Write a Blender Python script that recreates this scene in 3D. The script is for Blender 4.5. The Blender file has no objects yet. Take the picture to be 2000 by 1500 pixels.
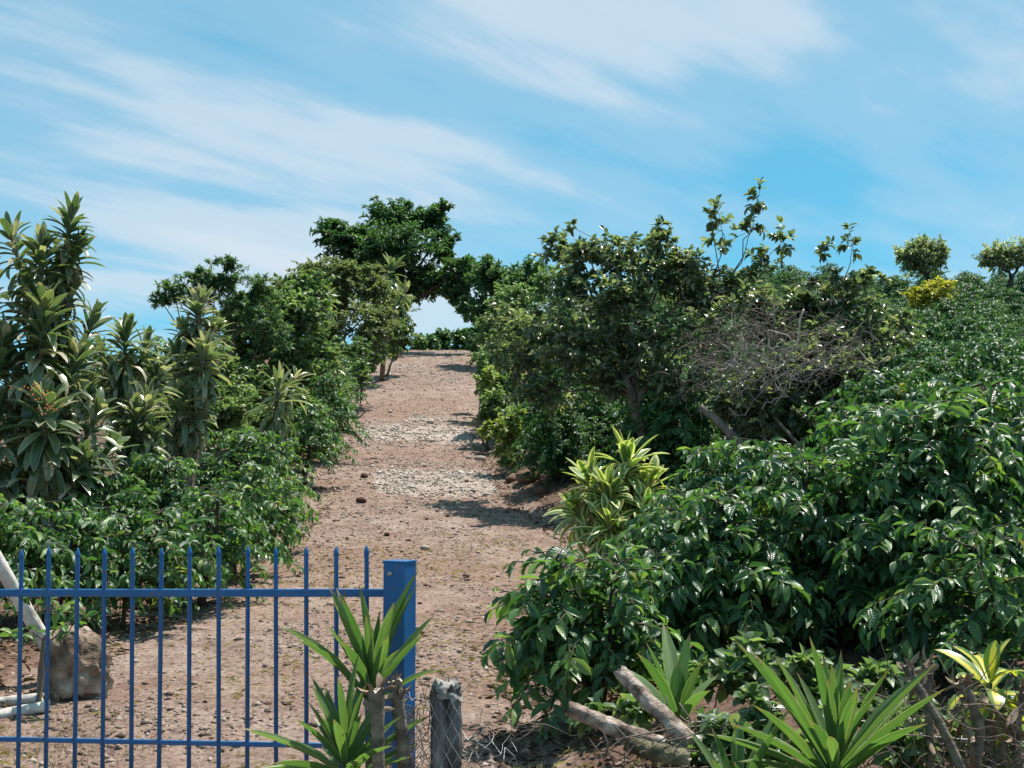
import bpy, math, random
import numpy as np
from mathutils import Vector, Matrix

# ------------------------------------------------------------------ camera, sky, sun, exposure
SC = bpy.context.scene
COL = SC.collection
R = math.radians
EYE, PITCH, FPX = 1.6, R(4.3), 2500.0
cam_d = bpy.data.cameras.new('camera'); cam = bpy.data.objects.new('camera', cam_d); COL.objects.link(cam)
cam.location = (0, 0, EYE); cam.rotation_euler = (R(90) + PITCH, 0, 0)
cam_d.sensor_width = 36.0; cam_d.lens = FPX / 2000 * 36.0
cam_d.clip_start = 0.05; cam_d.clip_end = 3000
SC.camera = cam
SUN_EL, SUN_AZ = R(66), R(42)            # azimuth measured from straight ahead towards the right
SUN_DIR = Vector((math.sin(SUN_AZ) * math.cos(SUN_EL), math.cos(SUN_AZ) * math.cos(SUN_EL), math.sin(SUN_EL)))
sun_d = bpy.data.lights.new('sun', 'SUN'); sun_d.energy = 5.0; sun_d.angle = R(0.53); sun_d.color = (1.0, 0.95, 0.88)
sun = bpy.data.objects.new('sun', sun_d); COL.objects.link(sun); sun.location = (30, 30, 60)
sun.rotation_euler = SUN_DIR.to_track_quat('Z', 'Y').to_euler()
SC.view_settings.view_transform = 'Standard'; SC.view_settings.look = 'None'
SC.view_settings.gamma = 1.0; SC.view_settings.exposure = 0.66; SC.view_settings.use_curve_mapping = False
SC.render.engine = 'CYCLES'
SC.cycles.max_bounces = 6; SC.cycles.transparent_max_bounces = 4
SC.cycles.diffuse_bounces = 3; SC.cycles.transmission_bounces = 3


class NT:
    """small helper round a node tree"""
    def __init__(s, tree):
        s.t = tree; tree.nodes.clear()
    def n(s, typ, **kw):
        nd = s.t.nodes.new(typ)
        for k, v in kw.items():
            if k == 'inp':
                for kk, vv in v.items():
                    nd.inputs[kk].default_value = vv
            else:
                setattr(nd, k, v)
        return nd
    def l(s, a, b): s.t.links.new(a, b)
    def math(s, op, a, b=None, clamp=False):
        nd = s.n('ShaderNodeMath', operation=op, use_clamp=clamp)
        for i, v in enumerate((a, b)):
            if v is None: continue
            if isinstance(v, (int, float)): nd.inputs[i].default_value = v
            else: s.l(v, nd.inputs[i])
        return nd.outputs[0]
    def ramp(s, fac, stops, interp='LINEAR'):
        nd = s.n('ShaderNodeValToRGB'); cr = nd.color_ramp; cr.interpolation = interp
        while len(cr.elements) < len(stops): cr.elements.new(0.5)
        for e, (p, c) in zip(cr.elements, stops):
            e.position = p; e.color = (c[0], c[1], c[2], 1) if not isinstance(c, (int, float)) else (c, c, c, 1)
        s.l(fac, nd.inputs[0]); return nd.outputs[0]
    def mix(s, fac, a, b, blend='MIX'):
        nd = s.n('ShaderNodeMix', data_type='RGBA', blend_type=blend)
        for i, v in ((0, fac), (6, a), (7, b)):
            if isinstance(v, (int, float)): nd.inputs[i].default_value = v
            elif isinstance(v, (tuple, list)): nd.inputs[i].default_value = (v[0], v[1], v[2], 1)
            else: s.l(v, nd.inputs[i])
        return nd.outputs[2]
    def noise(s, vec, scale, detail=4, rough=0.5, dim='3D', w=0.0, dist=0.0):
        nd = s.n('ShaderNodeTexNoise', noise_dimensions=dim)
        nd.inputs['Scale'].default_value = scale; nd.inputs['Detail'].default_value = detail
        nd.inputs['Roughness'].default_value = rough; nd.inputs['Distortion'].default_value = dist
        if dim == '4D': nd.inputs['W'].default_value = w
        if vec is not None: s.l(vec, nd.inputs['Vector'])
        return nd.outputs[0]


CLOUD_W, CLOUD_OFF = 2.74, (0.0, 0.0, 0.0)
def build_world():
    w = bpy.data.worlds.new('World'); SC.world = w; w.use_nodes = True
    g = NT(w.node_tree)
    sky = g.n('ShaderNodeTexSky', sky_type='NISHITA', sun_disc=False, sun_elevation=SUN_EL, sun_rotation=SUN_AZ,
              altitude=1200, air_density=0.8, dust_density=0.2, ozone_density=1.5)
    tint = g.mix(0.62, g.mix(1.0, sky.outputs[0], (0.62, 1.12, 1.04), 'MULTIPLY'), (0.62, 2.78, 4.1))
    # cirrus: a thin high sheet, seen in perspective (direction projected on to a plane overhead)
    tc = g.n('ShaderNodeTexCoord'); sep = g.n('ShaderNodeSeparateXYZ'); g.l(tc.outputs['Generated'], sep.inputs[0])
    z = g.math('ADD', g.math('MAXIMUM', sep.outputs[2], 0.0), 0.10)
    cx = g.math('DIVIDE', sep.outputs[0], z); cy = g.math('DIVIDE', sep.outputs[1], z)
    cmb = g.n('ShaderNodeCombineXYZ'); g.l(cx, cmb.inputs[0]); g.l(cy, cmb.inputs[1])
    mp = g.n('ShaderNodeMapping', inp={'Location': CLOUD_OFF, 'Rotation': (0, 0, R(-38)), 'Scale': (1, 1, 1)})
    mp.vector_type = 'TEXTURE'
    # TEXTURE mapping undoes the rotation: x runs along the streaks afterwards
    mp.inputs['Rotation'].default_value = (0, 0, R(48))
    g.l(cmb.outputs[0], mp.inputs['Vector'])
    st = g.n('ShaderNodeMapping', inp={'Scale': (0.42, 1.0, 1)}); g.l(mp.outputs[0], st.inputs['Vector'])
    fine = g.n('ShaderNodeMapping', inp={'Scale': (0.16, 1.0, 1)}); g.l(mp.outputs[0], fine.inputs['Vector'])
    a = g.noise(st.outputs[0], 0.85, 4, 0.5, '4D', CLOUD_W, 0.35)
    b = g.noise(fine.outputs[0], 3.4, 5, 0.6, '4D', CLOUD_W + 3, 0.5)
    soft = g.noise(st.outputs[0], 2.2, 5, 0.6, '4D', CLOUD_W + 7, 0.2)
    s_ = g.math('ADD', g.math('ADD', a, g.math('MULTIPLY', g.math('SUBTRACT', b, 0.5), 0.20)),
                g.math('MULTIPLY', g.math('SUBTRACT', soft, 0.5), 0.35))
    cov = g.ramp(s_, [(0.43, 0.0), (0.53, 0.28), (0.62, 0.78), (0.74, 1.0)], 'EASE')
    cov = g.math('MULTIPLY', cov, 0.90)
    col = g.mix(cov, tint, (4.2, 4.65, 5.1))
    bg = g.n('ShaderNodeBackground', inp={'Strength': 0.110}); g.l(col, bg.inputs[0])
    out = g.n('ShaderNodeOutputWorld'); g.l(bg.outputs[0], out.inputs[0])
build_world()


def P(px, py, Y):
    """the point of the place that lies Y metres ahead on the line of sight through photo pixel (px, py)"""
    u = (px - 1000) / FPX; v = (750 - py) / FPX
    k = Y / (math.cos(PITCH) - v * math.sin(PITCH))
    return np.array((u * k, Y, EYE + k * (math.sin(PITCH) + v * math.cos(PITCH))))


# ------------------------------------------------------------------ noise and terrain
_r = np.random.RandomState(7)
_T = _r.rand(256, 256)
def vnoise(x, y):
    xi = np.floor(x).astype(int); yi = np.floor(y).astype(int)
    fx = x - xi; fy = y - yi
    fx = fx * fx * (3 - 2 * fx); fy = fy * fy * (3 - 2 * fy)
    a = _T[xi % 256, yi % 256]; b = _T[(xi + 1) % 256, yi % 256]
    c = _T[xi % 256, (yi + 1) % 256]; d = _T[(xi + 1) % 256, (yi + 1) % 256]
    return (a * (1 - fx) + b * fx) * (1 - fy) + (c * (1 - fx) + d * fx) * fy
def fbm(x, y, o=4, g=0.5):
    s = 0; a = 1; t = 0
    for i in range(o):
        s = s + a * vnoise(x * 2 ** i + 17.3 * i, y * 2 ** i + 5.1 * i); t += a; a *= g
    return s / t

PROF = np.array([(-60, -1.2), (0, -.12), (5.35, 0), (9, .3), (12, .5), (17, .8), (21, 1.2), (24.3, 1.78), (27, 2.05), (29.5, 2.4),
                 (32, 3.0), (34.5, 3.25), (45, 5.2), (54, 6.9), (58, 7.5), (61, 7.68), (66, 7.2), (80, 5), (150, -8), (400, -40), (2000, -60)])
EDGE = np.array([(0, -3.3, .0), (5, -3.2, .0), (9, -3.0, .0), (12, -2.8, .25), (14.5, -2.85, .7), (17, -2.9, .75), (20, -2.95, .2), (25, -3.55, -.45),
                 (29, -3.75, -.7), (40, -4.7, -1.25), (58, -5.4, -1.85), (70, -6.5, -2), (2000, -6.5, -2)])
def prof(y):
    # smoothed piecewise profile of the track
    return (np.interp(y - .6, PROF[:, 0], PROF[:, 1]) + np.interp(y, PROF[:, 0], PROF[:, 1]) + np.interp(y + .6, PROF[:, 0], PROF[:, 1])) / 3
def edges(y): return np.interp(y, EDGE[:, 0], EDGE[:, 1]), np.interp(y, EDGE[:, 0], EDGE[:, 2])
def sstep(a, b, x):
    t = np.clip((x - a) / (b - a), 0, 1); return t * t * (3 - 2 * t)
def hgt(x, y, fine=True):
    x = np.asarray(x, float); y = np.asarray(y, float)
    l, r = edges(y)
    z = prof(y)
    yy = np.clip(y, 0, 60)
    z = z + sstep(0.0, 1.0, x - r) * (.14 + .004 * yy) + sstep(.4, 5 + .1 * yy, x - r) * (.12 + .026 * yy) * sstep(3, 9, y)
    z = z + sstep(0, .8, l - x) * .10 + sstep(.5, 6, l - x) * .010 * yy - np.clip(l - x - 3, 0, 400) * .16 * sstep(14, 30, y)
    z = z + .44 * np.exp(-((x - .62) / .42) ** 2 - ((y - 5.15) / .33) ** 2)          # heap of earth and litter by the cut logs
    near = np.clip(1.6 - y / 80, .3, 1)
    z = z + (fbm(x * .9, y * .9, 3) - .5) * .10 * near
    if fine:
        z = z + (fbm(x * 4.1, y * 4.1, 4, .6) - .5) * .055 + (fbm(x * 13, y * 9, 2) - .5) * .022
        z = z - .03 * np.exp(-((x - r - .05) / .18) ** 2)                             # little gully along the right edge
    return z
def gz(x, y): return float(hgt(x, y))


# ------------------------------------------------------------------ scene helpers
def tag(o, label=None, cat=None, group=None, kind=None):
    if label: o['label'] = label
    if cat: o['category'] = cat
    if group: o['group'] = group
    if kind: o['kind'] = kind
    return o
def thing(name, loc, label, cat, group=None):
    o = bpy.data.objects.new(name, None); COL.objects.link(o); o.location = [float(v) for v in loc]
    o.empty_display_size = .1
    return tag(o, label, cat, group)
def link(name, me, parent=None, loc=None):
    o = bpy.data.objects.new(name, me); COL.objects.link(o)
    if parent is not None: o.parent = parent
    if loc is not None: o.location = [float(v) for v in loc]
    return o
def mesh_np(name, V, F3=None, F4=None, mat=None, smooth=True, uv=None, rnd=None):
    """mesh from numpy triangles and quads; uv and rnd are per vertex"""
    me = bpy.data.meshes.new(name)
    V = np.ascontiguousarray(V, dtype=np.float32)
    loops = []; starts = []; n0 = 0
    if F3 is not None and len(F3):
        F3 = np.asarray(F3, np.int32); loops.append(F3.ravel()); starts.append(np.arange(len(F3)) * 3); n0 = F3.size
    if F4 is not None and len(F4):
        F4 = np.asarray(F4, np.int32); loops.append(F4.ravel()); starts.append(n0 + np.arange(len(F4)) * 4)
    loops = np.concatenate(loops); starts = np.concatenate(starts)
    me.vertices.add(len(V)); me.vertices.foreach_set('co', V.ravel())
    me.loops.add(len(loops)); me.loops.foreach_set('vertex_index', loops.astype(np.int32))
    me.polygons.add(len(starts)); me.polygons.foreach_set('loop_start', starts.astype(np.int32))
    me.update(calc_edges=True)
    if smooth: me.polygons.foreach_set('use_smooth', np.ones(len(starts), bool))
    if uv is not None:
        l = me.uv_layers.new(name='UVMap'); l.data.foreach_set('uv', np.asarray(uv, np.float32)[loops].ravel())
    if rnd is not None:
        a = me.attributes.new('rnd', 'FLOAT', 'POINT'); a.data.foreach_set('value', np.asarray(rnd, np.float32))
    if mat is not None: me.materials.append(mat)
    me.validate(clean_customdata=False)
    return me

def norm(a): return a / np.maximum(np.linalg.norm(a, axis=-1, keepdims=True), 1e-9)

def tubes(paths, sides=6, cap=True):
    """paths: list of (points (k,3), radii (k)); returns V, F3, F4"""
    V = []; F3 = []; F4 = []; n = 0
    for pts, rad in paths:
        pts = np.asarray(pts, float); k = len(pts); rad = np.broadcast_to(np.asarray(rad, float), (k,))
        t = norm(np.gradient(pts, axis=0))
        ref = np.array((0, 0, 1.)) if abs(t[0, 2]) < .8 else np.array((1., 0, 0))
        a = norm(np.cross(t, ref)); b = np.cross(t, a)
        th = np.arange(sides) / sides * 2 * math.pi
        ring = pts[:, None] + rad[:, None, None] * (np.cos(th)[None, :, None] * a[:, None] + np.sin(th)[None, :, None] * b[:, None])
        V.append(ring.reshape(-1, 3))
        i = np.arange(k - 1)[:, None] * sides + np.arange(sides)[None]
        j = np.arange(k - 1)[:, None] * sides + (np.arange(sides)[None] + 1) % sides
        F4.append((np.stack([i, i + sides, j + sides, j], -1) + n).reshape(-1, 4))
        if cap:
            for row, s in ((0, 1), (k - 1, -1)):
                c = [n + row * sides + q for q in range(sides)]
                for q in range(1, sides - 1):
                    F3.append((c[0], c[q + 1], c[q]) if s < 0 else (c[0], c[q], c[q + 1]))
        n += k * sides
    return np.concatenate(V), (np.array(F3) if F3 else None), np.concatenate(F4)
def tube_mesh(name, paths, mat, sides=6, cap=True):
    V, F3, F4 = tubes(paths, sides, cap)
    return mesh_np(name, V, F3, F4, mat)

def wob(a, b, rng, k=6, amp=.06, sag=0.0):
    """wavy path from a to b"""
    a = np.asarray(a, float); b = np.asarray(b, float); L = np.linalg.norm(b - a)
    t = np.linspace(0, 1, k)[:, None]
    p = a + (b - a) * t
    d = rng.randn(k, 3) * amp * L; d[0] = 0; d[-1] = 0
    d[1:-1] = (d[1:-1] + d[:-2] + d[2:]) / 2
    p = p + d; p[:, 2] += -sag * L * 4 * (t[:, 0] * (1 - t[:, 0]))
    return p


# ------------------------------------------------------------------ leaves
class Leaf:
    """leaf outline: x across (unit width), y along and z out of the face (unit length)"""
    def __init__(s, prof, bend=0.3, fold=.25, wl=.3, wave=0.0, twist=0.0, bend_pow=1.0):
        v = np.array([p[0] for p in prof]); w = np.array([p[1] for p in prof])
        fine = np.linspace(0, 1, 60); ph = bend * fine ** bend_pow
        cy = np.concatenate([[0], np.cumsum(np.cos(ph[:-1]) / 59)]); cz = np.concatenate([[0], np.cumsum(-np.sin(ph[:-1]) / 59)])
        y = np.interp(v, fine, cy); z = np.interp(v, fine, cz); an = np.interp(v, fine, ph)
        V = []; UV = []; rows = []
        for i in range(len(v)):
            if w[i] < 1e-4:
                rows.append([len(V)]); V.append((0, y[i], z[i])); UV.append((.5, v[i])); continue
            row = []
            for sx in (-1, 0, 1):
                f = abs(sx) * w[i] * fold * wl + (wave * math.sin(i * 2.4 + sx) * abs(sx))
                row.append(len(V)); V.append((sx * w[i] * .5, y[i] + f * math.sin(an[i]), z[i] + f * math.cos(an[i]))); UV.append((.5 + sx * .5, v[i]))
            rows.append(row)
        F3 = []; F4 = []
        for a, b in zip(rows, rows[1:]):
            if len(a) == 1 and len(b) == 3: F3 += [(a[0], b[1], b[0]), (a[0], b[2], b[1])]
            elif len(a) == 3 and len(b) == 1: F3 += [(a[0], a[1], b[0]), (a[1], a[2], b[0])]
            elif len(a) == 3: F4 += [(a[0], a[1], b[1], b[0]), (a[1], a[2], b[2], b[1])]
        s.V = np.array(V, float); s.UV = np.array(UV, float); s.F3 = np.array(F3, int).reshape(-1, 3); s.F4 = np.array(F4, int).reshape(-1, 4)
        s.me = {}
    def mesh(s, mat, name='leaf'):
        if mat.name not in s.me:
            s.me[mat.name] = mesh_np(name, s.V, s.F3, s.F4, mat, True, s.UV, np.zeros(len(s.V)))
        return s.me[mat.name]
COFFEE = [Leaf([(0, 0), (.14, .45), (.42, 1), (.72, .72), (1, 0)], b, .35, .4, .012) for b in (.35, .8, 1.25)]
OVAL = [Leaf([(0, 0), (.3, .9), (.65, .95), (1, 0)], b, .3, .45) for b in (.2, .7)]
SMALL = [Leaf([(0, 0), (.5, 1), (1, 0)], .4, .3, .4)]
FEATHER = [Leaf([(0, .5), (.5, 1), (1, 0)], .5, .1, .4)]
_dp = [(0, .34), (.10, .46), (.24, .78), (.42, 1), (.62, .99), (.80, .78), (.93, .38), (1, 0)]
DRAC = [Leaf(_dp, b, .20, .20, 0, 0, 1.25) for b in (.25, .8, 1.5, 2.2)]
_yp = [(0, .55), (.08, .50), (.22, .72), (.45, 1), (.68, .86), (.86, .48), (1, 0)]
YUC = [Leaf(_yp, b, .42, .13, 0, 0, 1.5) for b in (.03, .14, .40)]

def frame(D, H):
    D = norm(D); S = norm(np.cross(D, H)); N = np.cross(S, D); return D, S, N
def bake(name, tmpl, L, mat):
    """L: dict of arrays O, D, H, len, wid, rnd, k(template index) -> one mesh"""
    Vs = []; F3 = []; F4 = []; UV = []; Rn = []; n = 0
    for k, T in enumerate(tmpl):
        m = np.nonzero(L['k'] == k)[0]
        if not len(m): continue
        D, S, N = frame(L['D'][m], L['H'][m]); le = L['len'][m][:, None, None]; wi = L['wid'][m][:, None, None]
        X = T.V[None]
        V = L['O'][m][:, None] + X[..., 0:1] * wi * S[:, None] + X[..., 1:2] * le * D[:, None] + X[..., 2:3] * le * N[:, None]
        nv = len(T.V); off = n + np.arange(len(m))[:, None, None] * nv
        Vs.append(V.reshape(-1, 3)); n += len(m) * nv
        if len(T.F3): F3.append((T.F3[None] + off).reshape(-1, 3))
        if len(T.F4): F4.append((T.F4[None] + off).reshape(-1, 4))
        UV.append(np.tile(T.UV, (len(m), 1))); Rn.append(np.repeat(L['rnd'][m], nv))
    return mesh_np(name, np.concatenate(Vs), np.concatenate(F3) if F3 else None, np.concatenate(F4) if F4 else None, mat, True, np.concatenate(UV), np.concatenate(Rn))
def cat(Ls):
    return {k: np.concatenate([l[k] for l in Ls]) for k in Ls[0]}
def sub(L, m): return {k: v[m] for k, v in L.items()}
def leaf_objects(root, tmpl, L, mat, offset=(0, 0, 0), name='leaf'):
    """every leaf of L an object of its own under root"""
    D, S, N = frame(L['D'], L['H'])
    for i in range(len(D)):
        o = bpy.data.objects.new(name, tmpl[int(L['k'][i])].mesh(mat)); COL.objects.link(o); o.parent = root
        M = Matrix.Identity(4)
        M.col[0][:3] = S[i] * L['wid'][i]; M.col[1][:3] = D[i] * L['len'][i]; M.col[2][:3] = N[i] * L['len'][i]
        M.col[3][:3] = L['O'][i]
        o.matrix_basis = M
def biggest(L, base, n):
    """indices of the n leaves that show largest from the camera, and of the rest"""
    d = np.linalg.norm(L['O'] + np.asarray(base) - np.array((0, 0, EYE)), axis=1)
    s = np.argsort(d / np.maximum(L['len'], 1e-3) ** .2)
    return s[:n], s[n:]


# ------------------------------------------------------------------ materials
def new_mat(name):
    m = bpy.data.materials.new(name); m.use_nodes = True
    return m, NT(m.node_tree)
def finish(g, bsdf):
    o = g.n('ShaderNodeOutputMaterial'); g.l(bsdf, o.inputs[0])
def leaf_mat(name, stops, rough=.42, spec=.5, trans=.25, tcol=None, stripe=None, ribs=0, rib_col=None, edge=None, dead=None, streak=False, tip=.86):
    m, g = new_mat(name)
    at = g.n('ShaderNodeAttribute', attribute_name='rnd'); oi = g.n('ShaderNodeObjectInfo')
    f = g.math('FRACT', g.math('ADD', at.outputs['Fac'], g.math('MULTIPLY', oi.outputs['Random'], .999)))
    col = g.ramp(f, stops)
    uv = g.n('ShaderNodeUVMap'); sp = g.n('ShaderNodeSeparateXYZ'); g.l(uv.outputs[0], sp.inputs[0])
    ac = g.math('ABSOLUTE', g.math('SUBTRACT', sp.outputs[0], .5))       # 0 at the midrib, .5 at the margin
    tex = g.n('ShaderNodeTexCoord')
    if streak:
        sv = g.n('ShaderNodeCombineXYZ'); g.l(g.math('MULTIPLY', sp.outputs[0], 14.0), sv.inputs[0]); g.l(g.math('MULTIPLY', sp.outputs[1], 1.3), sv.inputs[1]); g.l(g.math('MULTIPLY', oi.outputs['Random'], 40.0), sv.inputs[2])
        sn = g.noise(sv.outputs[0], 1.0, 4, .6)
        col = g.mix(1.0, col, g.ramp(sn, [(.3, (.68, .70, .66)), (.52, (1, 1, 1)), (.72, (1.35, 1.30, 1.25))]), 'MULTIPLY')
        blot = g.noise(sv.outputs[0], .45, 3, .5)
        col = g.mix(g.ramp(blot, [(.60, 0.0), (.72, .6)]), col, (.26, .23, .11))
    if stripe:
        wn = g.noise(tex.outputs['Object'], 6, 2)
        k = g.ramp(g.math('ADD', ac, g.math('MULTIPLY', g.math('SUBTRACT', wn, .5), .08)), [(stripe[1], 1.0), (stripe[1] + .06, 0.0)])
        col = g.mix(k, col, stripe[0])
    if edge:
        k = g.ramp(ac, [(edge[1], 0.0), (edge[1] + .05, 1.0)]); col = g.mix(k, col, edge[0])
    if rib_col:
        k = g.ramp(ac, [(.02, 1.0), (.06, 0.0)]); col = g.mix(g.math('MULTIPLY', k, .7), col, rib_col)
    if dead:
        dn = g.noise(tex.outputs['Object'], 5, 3)
        k = g.ramp(g.math('ADD', sp.outputs[1], g.math('MULTIPLY', g.math('SUBTRACT', dn, .5), .5)), [(tip, 0.0), (min(tip + .12, 1.0), 1.0)])
        col = g.mix(k, col, dead)
    pr = g.n('ShaderNodeBsdfPrincipled', inp={'Roughness': rough, 'Specular IOR Level': spec})
    g.l(col, pr.inputs['Base Color'])
    if ribs:
        wv = g.math('SINE', g.math('MULTIPLY', g.math('SUBTRACT', sp.outputs[1], g.math('MULTIPLY', ac, .45)), ribs * 6.283))
        bp = g.n('ShaderNodeBump', inp={'Strength': .3, 'Distance': .004}); g.l(wv, bp.inputs['Height']); g.l(bp.outputs[0], pr.inputs['Normal'])
    tr = g.n('ShaderNodeBsdfTranslucent')
    tc = g.mix(1.0, col, tcol or (1.3, 1.5, .62), 'MULTIPLY'); g.l(tc, tr.inputs[0])
    mx = g.n('ShaderNodeMixShader', inp={0: trans}); g.l(pr.outputs[0], mx.inputs[1]); g.l(tr.outputs[0], mx.inputs[2])
    finish(g, mx.outputs[0]); return m
def plain(name, c1, c2, scale=8, rough=.8, bump=.3, dist=.01, c3=None, spec=.3, metal=0, stretch=None, detail=6, lo=.35, hi=.65):
    m, g = new_mat(name); tc = g.n('ShaderNodeTexCoord'); v = tc.outputs['Object']
    if stretch:
        mp = g.n('ShaderNodeMapping', inp={'Scale': stretch}); g.l(v, mp.inputs[0]); v = mp.outputs[0]
    a = g.noise(v, scale, detail, .6)
    st = [(lo, c1), (hi, c2)] + ([(min(hi + .12, .98), c3)] if c3 else [])
    col = g.ramp(a, st)
    b = g.noise(v, scale * 4, 5, .65)
    pr = g.n('ShaderNodeBsdfPrincipled', inp={'Roughness': rough, 'Specular IOR Level': spec, 'Metallic': metal}); g.l(col, pr.inputs['Base Color'])
    if bump:
        h = g.math('ADD', a, g.math('MULTIPLY', b, .5))
        bp = g.n('ShaderNodeBump', inp={'Strength': bump, 'Distance': dist}); g.l(h, bp.inputs['Height']); g.l(bp.outputs[0], pr.inputs['Normal'])
    finish(g, pr.outputs[0]); return m

M = {}
M['coffee'] = leaf_mat('coffee_leaf', [(0, (.032, .080, .036)), (.4, (.058, .138, .048)), (.75, (.10, .205, .062)), (.9, (.175, .285, .075)), (.985, (.25, .34, .09)), (1, (.26, .19, .08))], .33, .55, .36, ribs=9, rib_col=(.11, .20, .06))
M['coffee_far'] = leaf_mat('coffee_leaf_far', [(0, (.028, .074, .034)), (.5, (.050, .122, .044)), (.85, (.085, .170, .052)), (1, (.13, .21, .06))], .48, .32, .30)
M['drac'] = leaf_mat('dracaena_leaf', [(0, (.060, .110, .055)), (.35, (.105, .160, .080)), (.62, (.18, .23, .125)), (.82, (.30, .32, .20)), (.94, (.44, .40, .29)), (1, (.50, .43, .33))], .30, .6, .30, edge=((.36, .38, .24), .42), streak=True, dead=(.36, .29, .20), rib_col=(.15, .20, .09))
M['drac_var'] = leaf_mat('variegated_leaf', [(0, (.08, .16, .035)), (.6, (.12, .21, .05)), (1, (.17, .25, .06))], .36, .5, .30, edge=((.60, .59, .26), .24), dead=(.52, .46, .22))
M['bromelia'] = leaf_mat('yellow_striped_leaf', [(0, (.11, .19, .04)), (1, (.18, .27, .06))], .38, .5, .32, stripe=((.66, .56, .07), .17), dead=(.4, .34, .10))
M['yucca'] = leaf_mat('yucca_leaf', [(0, (.065, .145, .045)), (.6, (.105, .195, .062)), (1, (.17, .26, .095))], .44, .45, .36, edge=((.28, .35, .14), .44), dead=(.20, .15, .08), streak=True, tip=.84)
M['tree'] = leaf_mat('dark_tree_leaf', [(0, (.040, .090, .045)), (.6, (.075, .145, .062)), (1, (.13, .205, .08))], .40, .45, .45)
M['guava'] = leaf_mat('rambling_tree_leaf', [(0, (.072, .105, .070)), (.45, (.125, .165, .098)), (.78, (.18, .215, .135)), (.94, (.27, .29, .17)), (1, (.36, .33, .26))], .29, .55, .45)
M['hedge'] = leaf_mat('hedge_leaf', [(0, (.062, .115, .052)), (.5, (.125, .19, .09)), (.85, (.19, .255, .12)), (1, (.31, .34, .19))], .40, .5, .45)
M['hedge_dry'] = leaf_mat('olive_hedge_leaf', [(0, (.080, .110, .050)), (.5, (.15, .185, .09)), (1, (.25, .26, .15))], .48, .4, .45)
M['feather'] = leaf_mat('feathery_leaf', [(0, (.052, .11, .050)), (.6, (.12, .19, .09)), (1, (.20, .27, .13))], .45, .4, .45)
M['pollard'] = leaf_mat('pollard_leaf', [(0, (.11, .14, .07)), (.5, (.26, .29, .17)), (1, (.46, .46, .34))], .45, .4, .45)
M['yellow'] = leaf_mat('yellow_leaf', [(0, (.28, .27, .05)), (.5, (.50, .43, .06)), (1, (.62, .54, .12))], .45, .4, .36)
M['lime'] = leaf_mat('yellow_green_leaf', [(0, (.09, .15, .045)), (.5, (.22, .28, .075)), (1, (.42, .43, .15))], .42, .45, .32)
M['bark'] = plain('grey_bark', (.09, .07, .055), (.22, .18, .14), 9, .85, .6, .01, stretch=(1, 1, .35))
M['bark_dark'] = plain('dark_bark', (.035, .026, .02), (.10, .075, .055), 12, .85, .6, .01, stretch=(1, 1, .35))
M['cane'] = plain('cane_bark', (.085, .068, .052), (.27, .225, .175), 16, .85, .9, .012, stretch=(.8, .8, 1.6))
M['cutwood'] = plain('cut_log_bark', (.10, .065, .05), (.40, .30, .24), 13, .9, 1.0, .03, c3=(.62, .55, .48), lo=.36, hi=.52)
M['cutface'] = plain('cut_wood_face', (.42, .33, .24), (.62, .54, .44), 22, .8, .4, .004)
M['moss'] = plain('mossy_bark', (.05, .055, .025), (.22, .19, .11), 12, .9, 1.0, .03, c3=(.40, .34, .26), lo=.36, hi=.58)
M['white'] = plain('whitewashed_wood', (.26, .22, .18), (.58, .53, .48), 7, .85, .6, .01, c3=(.70, .66, .61), lo=.3, hi=.52)
M['dry'] = plain('dry_twig', (.085, .062, .050), (.26, .205, .165), 6, .9, .3, .004)
M['dryleaf'] = plain('dead_leaf', (.14, .085, .055), (.38, .28, .19), 9, .8, .4, .004)
M['oldpost'] = plain('weathered_post', (.035, .034, .034), (.22, .215, .21), 9, .9, 1.0, .03, c3=(.48, .47, .45), stretch=(2.2, 2.2, .35), lo=.40, hi=.60)
M['posttop'] = plain('bleached_post_end', (.20, .19, .175), (.48, .46, .43), 16, .95, 1.0, .02, c3=(.66, .64, .59))
M['wire'] = plain('galvanised_wire', (.25, .25, .25), (.50, .50, .49), 20, .5, .1, .001, metal=.6)
M['bottle'] = plain('white_plastic', (.78, .78, .76), (.84, .84, .83), 9, .35, 0, spec=.5)
M['rock'] = plain('limestone_boulder', (.085, .060, .043), (.32, .235, .17), 5, .92, 1.0, .05, c3=(.56, .50, .43), lo=.38, hi=.56)
M['redfruit'] = plain('orange_berry', (.42, .10, .03), (.62, .20, .06), 30, .45, 0)
M['redsoil'] = plain('clod', (.13, .065, .042), (.30, .17, .11), 8, .95, .6, .02)

def blue_paint():
    m, g = new_mat('blue_gloss_paint'); tc = g.n('ShaderNodeTexCoord'); v = tc.outputs['Object']
    a = g.noise(v, 5, 5, .6); b = g.noise(v, 38, 4, .7)
    col = g.ramp(a, [(.3, (.004, .092, .265)), (.7, (.008, .125, .335))])
    chip = g.ramp(g.math('ADD', b, g.math('MULTIPLY', a, .35)), [(.80, 0.0), (.83, 1.0)])
    dust = g.ramp(g.noise(v, 2.2, 5, .7), [(.45, 0.0), (.75, .25)])
    col = g.mix(dust, col, (.10, .14, .21))
    col = g.mix(chip, col, (.16, .09, .06))
    pr = g.n('ShaderNodeBsdfPrincipled', inp={'Roughness': .38, 'Specular IOR Level': .5}); g.l(col, pr.inputs['Base Color'])
    bp = g.n('ShaderNodeBump', inp={'Strength': .18, 'Distance': .002}); g.l(b, bp.inputs['Height']); g.l(bp.outputs[0], pr.inputs['Normal'])
    finish(g, pr.outputs[0]); return m
M['blue'] = blue_paint()

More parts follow.
